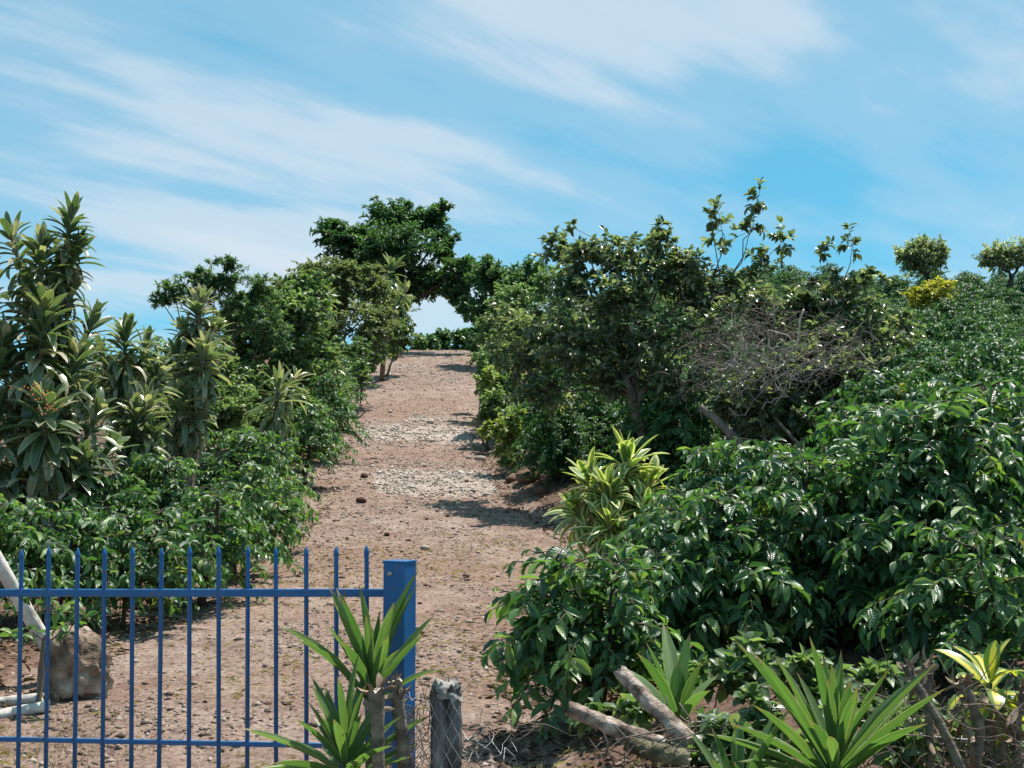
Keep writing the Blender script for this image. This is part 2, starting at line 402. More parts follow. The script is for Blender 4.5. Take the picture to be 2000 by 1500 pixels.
def soil():
    m, g = new_mat('track_soil'); tc = g.n('ShaderNodeTexCoord'); v = tc.outputs['Object']
    big = g.noise(v, .45, 4, .55); mid = g.noise(v, 2.6, 6, .62); fin = g.noise(v, 26, 6, .7); grit = g.noise(v, 90, 4, .7)
    col = g.ramp(mid, [(.30, (.182, .120, .093)), (.48, (.268, .192, .153)), (.66, (.338, .262, .215))])
    red = g.ramp(big, [(.40, 0.0), (.62, 1.0)])
    col = g.mix(g.math('MULTIPLY', red, .5), col, (.215, .125, .088))
    # pale crushed limestone spread on the two steep pitches
    at = g.n('ShaderNodeAttribute', attribute_name='rubble'); lt = g.n('ShaderNodeAttribute', attribute_name='litter')
    pn = g.ramp(g.math('ADD', at.outputs['Fac'], g.math('MULTIPLY', g.math('SUBTRACT', g.noise(v, 3.0, 6, .7), .5), 1.5)), [(.45, 0.0), (.75, 1.0)])
    col = g.mix(g.math('MULTIPLY', pn, .75), col, (.44, .375, .325))
    # leaf mould under the bushes
    ln = g.ramp(g.math('ADD', lt.outputs['Fac'], g.math('MULTIPLY', g.math('SUBTRACT', mid, .5), 1.0)), [(.4, 0.0), (.7, 1.0)])
    col = g.mix(g.math('MULTIPLY', ln, .8), col, (.125, .072, .048))
    gr = g.ramp(fin, [(.34, (.40, .36, .34)), (.5, (1, 1, 1)), (.66, (1.4, 1.38, 1.36))])
    col = g.mix(1.0, col, gr, 'MULTIPLY')
    gr2 = g.ramp(grit, [(.33, (.70, .67, .65)), (.5, (1, 1, 1)), (.68, (1.25, 1.25, 1.25))])
    col = g.mix(1.0, col, gr2, 'MULTIPLY')
    pr = g.n('ShaderNodeBsdfPrincipled', inp={'Roughness': .95, 'Specular IOR Level': .15}); g.l(col, pr.inputs['Base Color'])
    h = g.math('ADD', g.math('MULTIPLY', fin, 1.0), g.math('MULTIPLY', grit, .4))
    bp = g.n('ShaderNodeBump', inp={'Strength': .9, 'Distance': .03}); g.l(h, bp.inputs['Height']); g.l(bp.outputs[0], pr.inputs['Normal'])
    finish(g, pr.outputs[0]); return m
M['soil'] = soil()
def stones(name, stops):
    m, g = new_mat(name)
    at = g.n('ShaderNodeAttribute', attribute_name='rnd'); tc = g.n('ShaderNodeTexCoord')
    oi = g.n('ShaderNodeObjectInfo')
    f = g.math('FRACT', g.math('ADD', at.outputs['Fac'], g.math('MULTIPLY', oi.outputs['Random'], .999)))
    col = g.ramp(f, stops); nz = g.noise(tc.outputs['Object'], 30, 4)
    col = g.mix(1.0, col, g.ramp(nz, [(.3, (.7, .68, .66)), (.7, (1.2, 1.2, 1.2))]), 'MULTIPLY')
    pr = g.n('ShaderNodeBsdfPrincipled', inp={'Roughness': .9, 'Specular IOR Level': .2}); g.l(col, pr.inputs['Base Color'])
    finish(g, pr.outputs[0]); return m
M['gravel'] = stones('brown_gravel', [(0, (.10, .066, .050)), (.25, (.175, .122, .095)), (.75, (.27, .205, .165)), (.95, (.36, .29, .24)), (1, (.50, .45, .40))])
M['pale'] = stones('pale_limestone_rubble', [(0, (.21, .155, .12)), (.3, (.33, .27, .225)), (.75, (.44, .38, .33)), (1, (.60, .55, .49))])
M['brownstone'] = stones('dark_brown_stone', [(0, (.06, .032, .025)), (1, (.17, .095, .07))])


# ------------------------------------------------------------------ the ground
def rubble_mask(x, y):
    l, r = edges(y); t = (x - l) / (r - l)
    a = np.exp(-((y - 23.2) / 1.7) ** 2) * sstep(.20, .34, t) * sstep(1.02, .9, t) * 1.15
    b = np.exp(-((y - 30.9) / 1.5) ** 2) * sstep(.02, .12, t) * sstep(1.0, .9, t) * .95
    c = np.exp(-((y - 34.0) / .9) ** 2) * sstep(.35, .5, t) * sstep(.9, .8, t) * .8
    d = np.exp(-((y - 46) / 3.0) ** 2) * .35 + np.exp(-((y - 55) / 2.0) ** 2) * .35
    return np.clip(np.maximum.reduce([a, b, c, d]), 0, 1)
def litter_mask(x, y):
    l, r = edges(y)
    return np.clip(np.maximum(sstep(-.05, .7, x - r), sstep(-.05, .7, l - x)), 0, 1)
def build_ground():
    xs = np.concatenate([np.linspace(-900, -40, 14), np.linspace(-38, -9, 36), np.arange(-8.6, 3.2, .085), np.linspace(3.4, 30, 60), np.linspace(33, 900, 22)])
    ys = np.concatenate([np.linspace(-60, 3, 24), np.arange(3.2, 6, .12), np.arange(6, 20, .065), np.arange(20, 40, .11), np.arange(40, 66, .22), np.linspace(67, 160, 44), np.linspace(180, 1800, 22)])
    X, Y = np.meshgrid(xs, ys); Z = hgt(X, Y)
    V = np.stack([X, Y, Z], -1).reshape(-1, 3); nx = len(xs); ny = len(ys)
    i = (np.arange(ny - 1)[:, None] * nx + np.arange(nx - 1)[None]).ravel()
    F = np.stack([i, i + 1, i + 1 + nx, i + nx], -1)
    me = mesh_np('ground', V, None, F, M['soil'])
    for nm, fn in (('rubble', rubble_mask), ('litter', litter_mask)):
        a = me.attributes.new(nm, 'FLOAT', 'POINT'); a.data.foreach_set('value', fn(X, Y).ravel().astype(np.float32))
    tag(link('ground', me), 'reddish brown earth of the track and the slope', None, None, 'structure')
build_ground()

# stone shapes
def rough_ball(seed, sub=1, amp=.25, flat=.7):
    import bmesh
    bm = bmesh.new(); bmesh.ops.create_icosphere(bm, subdivisions=sub, radius=1.0)
    rr = np.random.RandomState(seed)
    V = np.array([v.co[:] for v in bm.verts]); F = np.array([[v.index for v in f.verts] for f in bm.faces]); bm.free()
    ph = rr.rand(6, 3) * 6; di = norm(rr.randn(6, 3)) * rr.uniform(1, 3.2, (6, 1))
    n = sum(np.sin(V @ di[q] + ph[q, 0]) for q in range(6)) / 6
    V = V * (1 + amp * 2 * n[:, None]); V *= np.array((1, rr.uniform(.75, 1.1), flat)); return V, F
OCT = np.array([(1, 0, 0), (-1, 0, 0), (0, 1, 0), (0, -1, 0), (0, 0, 1), (0, 0, -1)], float)
OCF = np.array([(0, 2, 4), (2, 1, 4), (1, 3, 4), (3, 0, 4), (2, 0, 5), (1, 2, 5), (3, 1, 5), (0, 3, 5)])
def scatter_stones(name, x, y, size, mat, rng, label, flat=.6):
    n = len(x)
    z = hgt(x, y)
    a = rng.rand(n) * 6.283; ca, sa = np.cos(a), np.sin(a)
    s = size[:, None, None] * rng.uniform(.6, 1.25, (n, 6, 1)) * OCT[None] * np.stack([rng.uniform(.8, 1.3, n), rng.uniform(.6, 1, n), np.full(n, flat)], -1)[:, None]
    s[..., 0] += rng.randn(n, 6) * .18 * size[:, None]; s[..., 1] += rng.randn(n, 6) * .18 * size[:, None]
    V = np.stack([s[..., 0] * ca[:, None] - s[..., 1] * sa[:, None], s[..., 0] * sa[:, None] + s[..., 1] * ca[:, None], s[..., 2]], -1)
    V += np.stack([x, y, z + size * .04], -1)[:, None]
    F = (OCF[None] + np.arange(n)[:, None, None] * 6).reshape(-1, 3)
    me = mesh_np(name, V.reshape(-1, 3), F, None, mat, False, None, np.repeat(rng.rand(n) * .999, 6))
    return tag(link(name, me), label, 'gravel', None, 'stuff')
rng = np.random.RandomState(11)
def on_track(n, y0, y1, pw=1.6, spread=(0.0, 1.0)):
    y = y0 + (y1 - y0) * rng.rand(n) ** pw; l, r = edges(y); t = spread[0] + (spread[1] - spread[0]) * rng.rand(n)
    return l + (r - l) * t, y
x, y = on_track(60000, 6.2, 30, 1.8, (-.12, 1.1))
keep = np.nonzero(fbm(x * 1.3, y * .9, 3) + .25 * rng.rand(60000) > .60)[0][:40000]; x = x[keep]; y = y[keep]
scatter_stones('gravel', x, y, np.clip(.008 * np.exp(rng.randn(len(x)) * .6), .004, .045), M['gravel'], rng, 'loose brown gravel strewn over the dirt track')
x, y = on_track(9000, 18, 58, 1.0)
scatter_stones('track_gravel', x, y, np.clip(.016 * np.exp(rng.randn(9000) * .5), .008, .07), M['gravel'], rng, 'coarse brown stones strewn on the upper part of the track')
def rubble_pts(n):
    x, y = on_track(n * 14, 19, 58, 1.0); k = rubble_mask(x, y) * np.clip(fbm(x * 1.9, y * 1.9, 4, .6) * 4.2 - 1.55, 0.06, 1) > rng.rand(len(x)) * .9
    return x[k][:n], y[k][:n]
x, y = rubble_pts(14000)
scatter_stones('limestone_rubble', x, y, np.clip(.014 * np.exp(rng.randn(len(x)) * .65), .006, .085), M['pale'], rng, 'pale crushed limestone spread across the steep pitches of the track')

# ------------------------------------------------------------------ plant growers
def coffee_plant(seed, H, Rd, stems=2, node=.085, leaf=.15, skirt=.18, step=.06, per=3):
    """arching side branches hung with pairs of drooping leaves, round upright stems; local coordinates"""
    r = np.random.RandomState(seed)
    stem_p = []; br_p = []; O = []; D = []; Hh = []; ln = []; rn = []
    for s in range(stems):
        az0 = r.rand() * 6.283; b = np.array((math.cos(az0), math.sin(az0), 0)) * (.05 if stems > 1 else 0)
        top = b * (1 + 3.2 * (stems > 1)) + np.array((r.randn() * .06, r.randn() * .06, H * r.uniform(.86, 1.0)))
        sp = wob(b - np.array((0, 0, .06)), top, r, 7, .025); stem_p.append((sp, np.linspace(.030, .008, 7) * (H / 1.4)))
        h = skirt * H; a = r.rand() * 6.283
        while h < top[2]:
            t = h / top[2]
            p0 = np.array([np.interp(h, sp[:, 2], sp[:, q]) for q in range(3)])
            prf = np.interp(t, [0, .15, .38, .7, .9, 1], [.72, .92, 1.0, .78, .48, .22])
            for q in range(per):
                az = a + q * 6.283 / per + r.randn() * .35
                L = Rd * prf * r.uniform(.62, 1.12)
                o = np.array((math.cos(az), math.sin(az), 0)); up = r.uniform(.25, .7) * (1.1 - .5 * t) + .35 * (t > .85); dr = r.uniform(.35, .75)
                u = np.linspace(0, 1, 6)[:, None]
                pth = p0 + o * L * u + np.array((0, 0, 1)) * L * (up * u - dr * u * u * (1.25 - .4 * t))
                pth[1:] += r.randn(5, 3) * .012
                br_p.append((pth, np.linspace(.0075, .0025, 6)))
                m = max(3, int(L / step)); us = np.linspace(.22 if L > .25 else .1, 1.0, m)
                pp = np.stack([np.interp(us, u[:, 0], pth[:, c]) for c in range(3)], -1)
                tg = norm(np.gradient(pp, axis=0)); sd = norm(np.cross(tg, (0, 0, 1)))
                for sgn in (-1, 1):
                    d = tg * r.uniform(.35, .8, (m, 1)) + sgn * sd * r.uniform(.55, .95, (m, 1)) + np.array((0, 0, -1)) * r.uniform(-.25, .8, (m, 1)) + r.randn(m, 3) * .22
                    O.append(pp); D.append(d); Hh.append(np.array((0, 0, 1.)) + o * .35 + r.randn(m, 3) * .38)
                    ln.append(leaf * r.uniform(.5, 1.15, m) * np.where(us > .93, .75, 1)); rn.append(np.where(us > .9, r.uniform(.72, .995, m), r.uniform(.02, .80, m)))
            a += 1.1; h += node * r.uniform(.8, 1.25)
    n = sum(len(o) for o in O)
    L = dict(O=np.concatenate(O), D=np.concatenate(D), H=np.concatenate(Hh), len=np.concatenate(ln), rnd=np.concatenate(rn))
    L['wid'] = L['len'] * r.uniform(.33, .43, n); L['k'] = r.randint(0, 3, n)
    return stem_p, br_p, L

def lobed(seed, base, lobes, leafL, leafW, per=9, twig=.5, up=.15, kmax=1, ang=.9, hint_up=1.0, trunk_r=.06, fork=.35, drop=0.0, trunks=1, lean=(0, 0), tr_top=None, dens=1.0, col=(0.0, .999), limb=None):
    """a crown made of lobes; twigs grow out from the middle of each lobe, leaves stand along the twigs; local to base"""
    r = np.random.RandomState(seed); base = np.asarray(base, float)
    tr = []; br = []; O = []; D = []; Hh = []; rn = []
    C = [np.asarray(l[0], float) - base for l in lobes]
    cen = np.mean(C, axis=0)
    tops = []
    for q in range(trunks):
        off = np.array((r.randn() * .12, r.randn() * .12, 0)) * (trunks > 1)
        t_ = cen * fork + np.array((lean[0], lean[1], 0)) + off * 2.5 if tr_top is None else np.asarray(tr_top, float) - base
        t_[2] = max(t_[2], .3)
        pth = wob(off - np.array((0, 0, .1)), t_, r, 8, .035); tr.append((pth, np.linspace(trunk_r * 1.2, trunk_r * .7, 8) / math.sqrt(trunks))); tops.append(t_)
    for c, l in zip(C, lobes):
        rad = np.asarray(l[1], float); n = int(l[2] * dens)
        t_ = tops[r.randint(len(tops))]
        lr = (limb or trunk_r * .45)
        br.append((wob(t_ - np.array((0, 0, .05)), c, r, 7, .06), np.linspace(lr, lr * .35, 7)))
        d = norm(r.randn(n, 3)); d[:, 2] = d[:, 2] + up; d = norm(d)
        q = r.rand(n) ** .42 * np.where(r.rand(n) < .14, r.uniform(1.05, 1.35, n), 1.0)
        kb = norm(r.randn(5, 3)) * 3.2; pb = r.rand(5) * 6.28
        bump = 1 + .30 * np.clip(np.sin(d @ kb.T + pb).sum(1) / 2.0, -1, 1)
        tip = c + d * rad * (q * bump)[:, None]
        inn = c + (tip - c) * r.uniform(.25, .5, (n, 1)) + r.randn(n, 3) * .05 * rad
        Lt = np.linalg.norm(tip - inn, axis=1)
        # a few inner limbs
        for z in range(min(n, 7)):
            br.append((wob(c, inn[z], r, 4, .06), np.linspace(lr * .45, lr * .15, 4)))
        for z in range(n):
            pt = wob(inn[z], tip[z], r, 4, .08, -.05)
            if z % 2 == 0: br.append((pt, np.linspace(max(.004, lr * .12), .0025, 4)))
        m = per
        u = r.rand(n, m) ** .7; u[:, 0] = 1
        o = inn[:, None] + (tip - inn)[:, None] * u[..., None]
        tg = norm(tip - inn)[:, None] + np.array((0, 0, -drop))
        rd = norm(r.randn(n, m, 3)); rd[..., 2] *= .7
        dd = norm(tg) * math.cos(ang) + rd * math.sin(ang)
        O.append(o.reshape(-1, 3)); D.append(dd.reshape(-1, 3)); Hh.append((np.array((0, 0, hint_up)) + r.randn(n, m, 3) * .45 + d[:, None] * .3).reshape(-1, 3))
        rn.append((r.rand(n, 1) * .45 + r.rand(n, m) * .55).ravel() * (col[1] - col[0]) + col[0])
    L = dict(O=np.concatenate(O), D=np.concatenate(D), H=np.concatenate(Hh), rnd=np.concatenate(rn)); n = len(L['O'])
    L['len'] = leafL * r.uniform(.6, 1.2, n); L['wid'] = L['len'] * leafW * r.uniform(.8, 1.2, n); L['k'] = r.randint(0, kmax, n)
    return tr, br, L

def pixel_lobes(spec):
    """(px, py, Y, rx px, ry px, twigs) -> lobes in metres; depth radius like the mean of the other two"""
    out = []
    for s in spec:
        px, py, Y, rx, ry, n = s[:6]
        k = Y / FPX; rd = s[6] if len(s) > 6 else (rx + ry) * .5 * k
        out.append((P(px, py, Y), (rx * k, rd, ry * k), n))
    return out

def leafy(name, label, cat, group, base, parts, tmpl, mat, bark, crown='crown', sides=6):
    tr, br, L = parts
    root = thing(name, base, label, cat, group)
    for t_ in tr: link('trunk', tube_mesh('trunk', [t_], bark, 8), root)
    if br: tag(link('branchwork', tube_mesh('branchwork', br, bark, 4, False), root), kind='stuff')
    tag(link(crown, bake(crown, tmpl, L, mat), root), kind='stuff')
    return root

def ground_at(px, Y, dx=0):
    x = P(px, 900, Y)[0] + dx; return np.array((x, Y, gz(x, Y)))

# ------------------------------------------------------------------ trees at the top of the track
spec = [(700, 475, 56, 78, 48, 80), (655, 455, 56, 38, 30, 34), (775, 432, 57, 62, 42, 60), (840, 432, 57, 42, 36, 34), (770, 490, 55, 92, 52, 90), (868, 400, 57, 14, 12, 5),
        (868, 485, 57, 30, 36, 26), (835, 545, 56, 62, 38, 60), (905, 530, 55, 48, 38, 46), (775, 560, 56, 70, 45, 60), (890, 575, 55, 36, 24, 28), (700, 530, 56, 60, 40, 40)]
b = ground_at(752, 56)
leafy('shade_tree', 'tall dark spreading tree arching over the top of the track', 'tree', None, b,
      lobed(3, b, pixel_lobes(spec), .24, .36, 26, up=.1, kmax=2, trunk_r=.16, fork=.45, dens=2.6), OVAL, M['tree'], M['bark_dark'])
spec = [(915, 600, 50, 26, 20, 26), (960, 545, 50, 62, 38, 70), (1020, 545, 49, 55, 40, 56), (950, 610, 49, 40, 40, 56), (1000, 620, 48, 56, 60, 70), (945, 660, 48, 32, 36, 40)]
b = ground_at(985, 49)
leafy('round_tree', 'rounded dark tree whose branches meet the arch on the right of the track', 'tree', None, b,
      lobed(5, b, pixel_lobes(spec), .20, .42, 26, kmax=2, trunk_r=.12, fork=.4, dens=2.0), OVAL, M['tree'], M['bark_dark'])
for i, (px, top, Y, w, lab) in enumerate([(838, 652, 74, 22, 'leftmost dark bush beyond the crest of the track'), (866, 648, 76, 22, 'middle dark bush beyond the crest of the track'),
                                          (900, 644, 75, 24, 'rightmost dark bush beyond the crest of the track, beside the round tree'), (812, 660, 72, 18, 'low dark bush at the left end of the crest'), (932, 650, 73, 22, 'dark bush at the right end of the crest')]):
    b = ground_at(px, Y)
    lob = pixel_lobes([(px, top + 14, Y, w, 15, 40), (px - 4, top + 38, Y, w, 20, 40), (px + 3, top + 62, Y, w, 20, 30), (px + 4, top + 82, Y, w, 20, 20)])
    leafy('crest_bush', lab, 'bush', 'bushes beyond the crest', b, lobed(20 + i, b, lob, .28, .5, 14, kmax=2, trunk_r=.07), OVAL, M['tree'], M['bark_dark'])

# ------------------------------------------------------------------ hedge along the left of the track
def shrub(name, label, seed, px, Y, spec, leafL, leafW, mat, tmpl=OVAL, per=14, trunks=3, tr=.05, cat='shrub', group='hedge left of the track', bark='bark', **kw):
    b = ground_at(px, Y)
    return leafy(name, label, cat, group, b, lobed(seed, b, pixel_lobes(spec), leafL, leafW, per, kmax=len(tmpl), trunk_r=tr, trunks=trunks, **kw), tmpl, M[mat], M[bark])
shrub('feathery_tree', 'slender tree with feathery compound leaves rising behind the dracaenas', 31, 430, 25,
      [(340, 568, 25, 46, 34, 26), (312, 585, 25, 22, 26, 10), (385, 540, 25, 36, 24, 16), (435, 545, 25, 50, 36, 30), (445, 516, 25, 30, 20, 12), (400, 570, 25, 60, 40, 26), (505, 568, 25, 52, 34, 34), (470, 600, 25, 66, 50, 40), (520, 640, 25, 66, 54, 44)],
      .11, .26, 'feather', FEATHER, 44, 2, .05, 'tree', dens=1.25, drop=.2, ang=1.15)
shrub('backing_shrub', 'dark shrub filling the gap behind the tall two crowned dracaena', 32, 400, 22,
      [(330, 720, 22, 70, 60, 70), (420, 740, 22, 70, 70, 80), (250, 760, 22, 80, 60, 70), (340, 830, 21.5, 90, 60, 80), (160, 780, 22, 90, 70, 70), (440, 820, 21.5, 60, 60, 60), (60, 800, 22, 90, 80, 60)], .12, .42, 'hedge', per=18, trunks=6, tr=.07, dens=2.0)
shrub('broad_shrub', 'broad green shrub on tall bare grey stems in the left hedge', 33, 500, 27,
      [(545, 600, 27, 80, 50, 90), (465, 625, 27, 56, 56, 60), (600, 570, 28, 50, 36, 50), (480, 690, 27, 60, 62, 60), (620, 690, 28, 50, 60, 60), (560, 690, 27, 75, 70, 85), (600, 620, 27, 45, 40, 40), (500, 760, 26, 60, 45, 50), (575, 770, 27, 60, 55, 60)], .13, .5, 'hedge', per=18, trunks=6, tr=.085, dens=2.0)
shrub('tall_shrub', 'tall olive green shrub below the left side of the shade tree', 35, 690, 38,
      [(610, 540, 38, 44, 34, 50), (560, 570, 38, 40, 34, 40), (680, 540, 38, 66, 44, 90), (735, 570, 38, 42, 46, 54), (650, 600, 38, 62, 56, 80), (725, 640, 37, 56, 60, 80), (640, 670, 37, 50, 50, 50)], .15, .42, 'hedge_dry', per=18, trunks=4, tr=.08, dens=2.0)
shrub('edge_shrub', 'dense shrub with hanging leaves at the upper left edge of the track', 37, 742, 46,
      [(775, 610, 46, 36, 42, 50), (785, 650, 46, 24, 28, 30), (752, 660, 45, 32, 34, 40), (735, 690, 43, 26, 24, 30), (775, 675, 46, 26, 22, 34), (765, 640, 45, 36, 34, 40)], .18, .45, 'hedge', per=16, trunks=2, tr=.06, dens=1.5)
shrub('low_shrub', 'leafy shrub spilling over the left edge halfway up the track', 39, 672, 34,
      [(690, 700, 36, 42, 38, 54), (700, 735, 35, 34, 32, 40), (660, 750, 34, 42, 38, 54), (650, 795, 33, 36, 26, 36), (715, 700, 37, 34, 34, 36)], .13, .45, 'hedge', per=16, trunks=3, tr=.05, dens=1.5)
shrub('low_shrub', 'dark green shrub filling the hedge below the broad shrub', 41, 560, 24,
      [(520, 830, 24, 58, 40, 60), (590, 800, 24, 52, 42, 60), (460, 850, 23, 46, 36, 44), (440, 780, 24, 50, 60, 50)], .11, .45, 'hedge', per=16, trunks=5, tr=.06, dens=1.8)
shrub('reddish_shrub', 'thin shrub with reddish tips on top of the left hedge', 43, 612, 40,
      [(600, 528, 40, 28, 18, 14), (580, 550, 40, 24, 20, 14)], .16, .4, 'hedge_dry', per=9, trunks=1, tr=.03)
shrub('croton_shrub', 'yellow leaved shrub inside the left hedge beside the tall grey cane', 45, 640, 30, [(637, 708, 30, 14, 18, 16)], .20, .16, 'lime', per=10, trunks=2, tr=.03)

# ------------------------------------------------------------------ right side: rambling tree, hedge, dry vines
spec = [(1150, 500, 20.5, 70, 52, 46), (1120, 560, 20.5, 62, 52, 48), (1215, 500, 20.5, 70, 52, 46), (1290, 475, 20.3, 46, 40, 26), (1290, 540, 20, 90, 56, 66), (1200, 590, 20, 105, 66, 80), (1070, 640, 21, 80, 60, 62),
        (1140, 680, 20, 110, 72, 88), (1260, 670, 20, 110, 76, 88), (1370, 580, 20, 80, 60, 56), (1440, 570, 20, 80, 52, 50), (1380, 660, 19.5, 70, 70, 40), (1020, 700, 21, 70, 62, 56), (1060, 760, 20.5, 80, 48, 48), (1330, 750, 19.5, 80, 40, 34), (1200, 745, 20, 90, 42, 44), (1000, 640, 22, 60, 60, 50), (1090, 480, 21, 40, 40, 20), (1340, 520, 20, 70, 50, 40)]
sprig = [(1410, 450, 20, 36, 52, 11), (1480, 390, 20, 26, 40, 7), (1470, 445, 20, 34, 38, 8), (1530, 470, 20, 26, 56, 9), (1500, 510, 20, 46, 30, 10), (1390, 420, 20, 16, 26, 4), (1120, 445, 20, 12, 14, 2), (1290, 445, 20, 20, 20, 4)]
b = ground_at(1250, 20)
root = thing('rambling_tree', b, 'sprawling grey green tree with a bare forked trunk right of the track', 'tree')
tr, br, L = lobed(51, b, pixel_lobes(spec), .135, .42, 14, kmax=2, trunk_r=.085, tr_top=P(1248, 770, 20), up=.05, dens=1.15, limb=.03)
_, br2, L2 = lobed(52, b, pixel_lobes(sprig), .145, .44, 11, kmax=2, trunk_r=.03, tr_top=P(1400, 580, 20), up=.3, limb=.012)
br += br2; L = cat([L, L2])
r_ = np.random.RandomState(5)
tr = [(np.array([b * 0 - (0, 0, .1), P(1246, 900, 20) - b, P(1258, 850, 20) - b, P(1240, 800, 20) - b, P(1232, 760, 20) - b, P(1212, 720, 20) - b]), [.11, .10, .095, .085, .07, .05]),
      (np.array([P(1242, 800, 20) - b, P(1262, 750, 20) - b, P(1290, 690, 20) - b]), [.07, .06, .04])]
for t_ in tr: link('trunk', tube_mesh('trunk', [t_], M['bark'], 9), root)
tag(link('branchwork', tube_mesh('branchwork', br, M['bark'], 4, False), root), kind='stuff')
tag(link('crown', bake('crown', OVAL, L, M['guava']), root), kind='stuff')

spec = [(1560, 600, 19, 80, 50, 50), (1640, 600, 19, 70, 48, 46), (1500, 640, 18.5, 70, 50, 30), (1600, 670, 18.5, 90, 60, 44), (1690, 660, 19, 70, 56, 50), (1440, 790, 17.5, 80, 60, 44), (1520, 800, 17.5, 80, 60, 50), (1620, 770, 18, 90, 62, 60), (1720, 740, 19, 70, 60, 50), (1560, 720, 18, 80, 50, 50), (1480, 600, 18.6, 80, 40, 34), (1500, 740, 17.5, 80, 40, 26), (1650, 720, 17.8, 70, 50, 40), (1740, 650, 20, 60, 60, 40)]
sprig = [(1650, 545, 19, 60, 20, 12), (1610, 490, 19, 16, 30, 4), (1665, 480, 19, 20, 34, 6), (1690, 540, 19, 26, 20, 5), (1720, 545, 19, 14, 14, 3), (1590, 560, 19, 26, 26, 8)]
b = ground_at(1480, 17)
root = thing('vine_tree', b, 'leaning tree smothered in leafy creepers to the right of the rambling tree', 'tree')
tr, br, L = lobed(53, b, pixel_lobes(spec), .14, .45, 14, kmax=2, trunk_r=.06, tr_top=P(1420, 850, 17.3), up=.05, dens=1.3, limb=.014)
_, br2, L2 = lobed(54, b, pixel_lobes(sprig), .14, .44, 11, kmax=2, trunk_r=.02, tr_top=P(1640, 590, 19), up=.3, limb=.010)
br += br2; L = cat([L, L2])
tr = [(np.array([b * 0 - (0, 0, .1), P(1475, 905, 17) - b, P(1440, 860, 17) - b, P(1395, 815, 17.2) - b, P(1366, 795, 17.3) - b]), [.085, .075, .06, .05, .045]),
      (np.array([P(1500, 910, 17) - b - (0, 0, .5), P(1500, 910, 17) - b, P(1492, 850, 17.2) - b, P(1490, 800, 17.4) - b]), [.04, .032, .026, .02]),
      (np.array([P(1560, 930, 17) - b - (0, 0, .5), P(1565, 875, 17) - b, P(1530, 835, 17) - b, P(1500, 800, 17.3) - b]), [.04, .03, .022, .016])]
for t_ in tr: link('trunk', tube_mesh('trunk', [t_], M['bark'], 9), root)
tag(link('branchwork', tube_mesh('branchwork', br, M['dry'], 4, False), root), kind='stuff')
tag(link('crown', bake('crown', OVAL, L, M['guava']), root), kind='stuff')

def dry_vines():
    r = np.random.RandomState(61); paths = []
    blobs = [(1420, 640, 17.3, 80, 55), (1480, 650, 17.1, 110, 62), (1560, 680, 17.1, 110, 60), (1660, 690, 17.4, 100, 50), (1560, 650, 17.3, 150, 70), (1430, 730, 17.0, 90, 50), (1370, 700, 17.4, 60, 70)]
    for i in range(700):
        px, py, Y, rx, ry = blobs[r.randint(len(blobs))]
        q = P(px + r.randn() * rx * .55, py + r.randn() * ry * .55, Y + r.randn() * .28)
        d = norm(r.randn(3)) * np.array((1, .6, .7)); k = 7; L = r.uniform(.12, .55)
        pts = [q]
        for s in range(k - 1):
            d = norm(d + r.randn(3) * .45 + np.array((0, 0, -.08))); pts.append(pts[-1] + d * L / (k - 1))
        paths.append((np.array(pts), np.linspace(.0040, .0018, k) * r.uniform(.6, 1.4)))
    me = tube_mesh('dry_vines', paths, M['dry'], 4, False)
    tag(link('dry_vines', me), 'tangled mass of leafless dry brown vines hanging in the leaning tree', 'vines', None, 'stuff')
dry_vines()
def dry_limbs():
    r = np.random.RandomState(63)
    root = thing('dead_brush', P(1480, 905, 16.9), 'spray of thicker grey bare branches spreading through the dry vines', 'branches')
    b0 = P(1480, 905, 16.9)
    for i in range(34):
        a = P(r.uniform(1400, 1560), r.uniform(700, 800), 16.95 + r.randn() * .12); c = P(r.uniform(1340, 1740), r.uniform(590, 740), 16.95 + r.randn() * .2)
        pth = wob(a, c, r, 12, .06, r.uniform(-.12, .10)); link('branch', tube_mesh('branch', [(pth - b0, np.linspace(r.uniform(.007, .013), .002, 12))], M['deadwood'], 6), root)
        for q in range(3):
            st_ = pth[r.randint(4, 11)]; e_ = st_ + r.randn(3) * np.array((.22, .1, .18))
            link('twig', tube_mesh('twig', [(wob(st_ - b0, e_ - b0, r, 6, .1), np.linspace(.004, .0015, 6))], M['deadwood'], 4), root)
M['deadwood'] = plain('bleached_deadwood', (.20, .165, .14), (.42, .37, .33), 8, .9, .4, .004)
dry_limbs()
def bent_branch(pix, Y, rad, label, mat='white'):
    pts = np.array([P(a, b_, Y + (q % 2) * .05) for q, (a, b_) in enumerate(pix)])
    # smooth
    t = np.arange(len(pts)); tt = np.linspace(0, len(pts) - 1, len(pts) * 4)
    sm = np.stack([np.interp(tt, t, pts[:, c]) for c in range(3)], -1); sm[1:-1] = (sm[:-2] + sm[1:-1] + sm[2:]) / 3
    me = tube_mesh('dead_branch', [(sm, np.linspace(rad, rad * .55, len(sm)))], M['dry'] if mat == 'dry' else M['cutface'], 7)
    tag(link('dead_branch', me), label, 'branch', 'bleached branches in the dry vines')
bent_branch([(1500, 690), (1502, 660), (1499, 644), (1520, 650), (1540, 655), (1550, 672), (1546, 690), (1535, 700)], 17.1, .014, 'bleached dead branch bent like a hook among the dry vines')
bent_branch([(1556, 682), (1560, 650), (1562, 625), (1570, 604)], 17.1, .019, 'short upright bleached stick above the dry vines')
bent_branch([(1400, 722), (1418, 722), (1432, 705), (1438, 692), (1448, 680), (1452, 660)], 17.0, .014, 'curved bleached branch at the left of the dry vines')
bent_branch([(1672, 680), (1685, 692), (1695, 706), (1712, 712), (1725, 703), (1735, 696)], 17.4, .012, 'thin bleached branch looping at the right end of the dry vines')
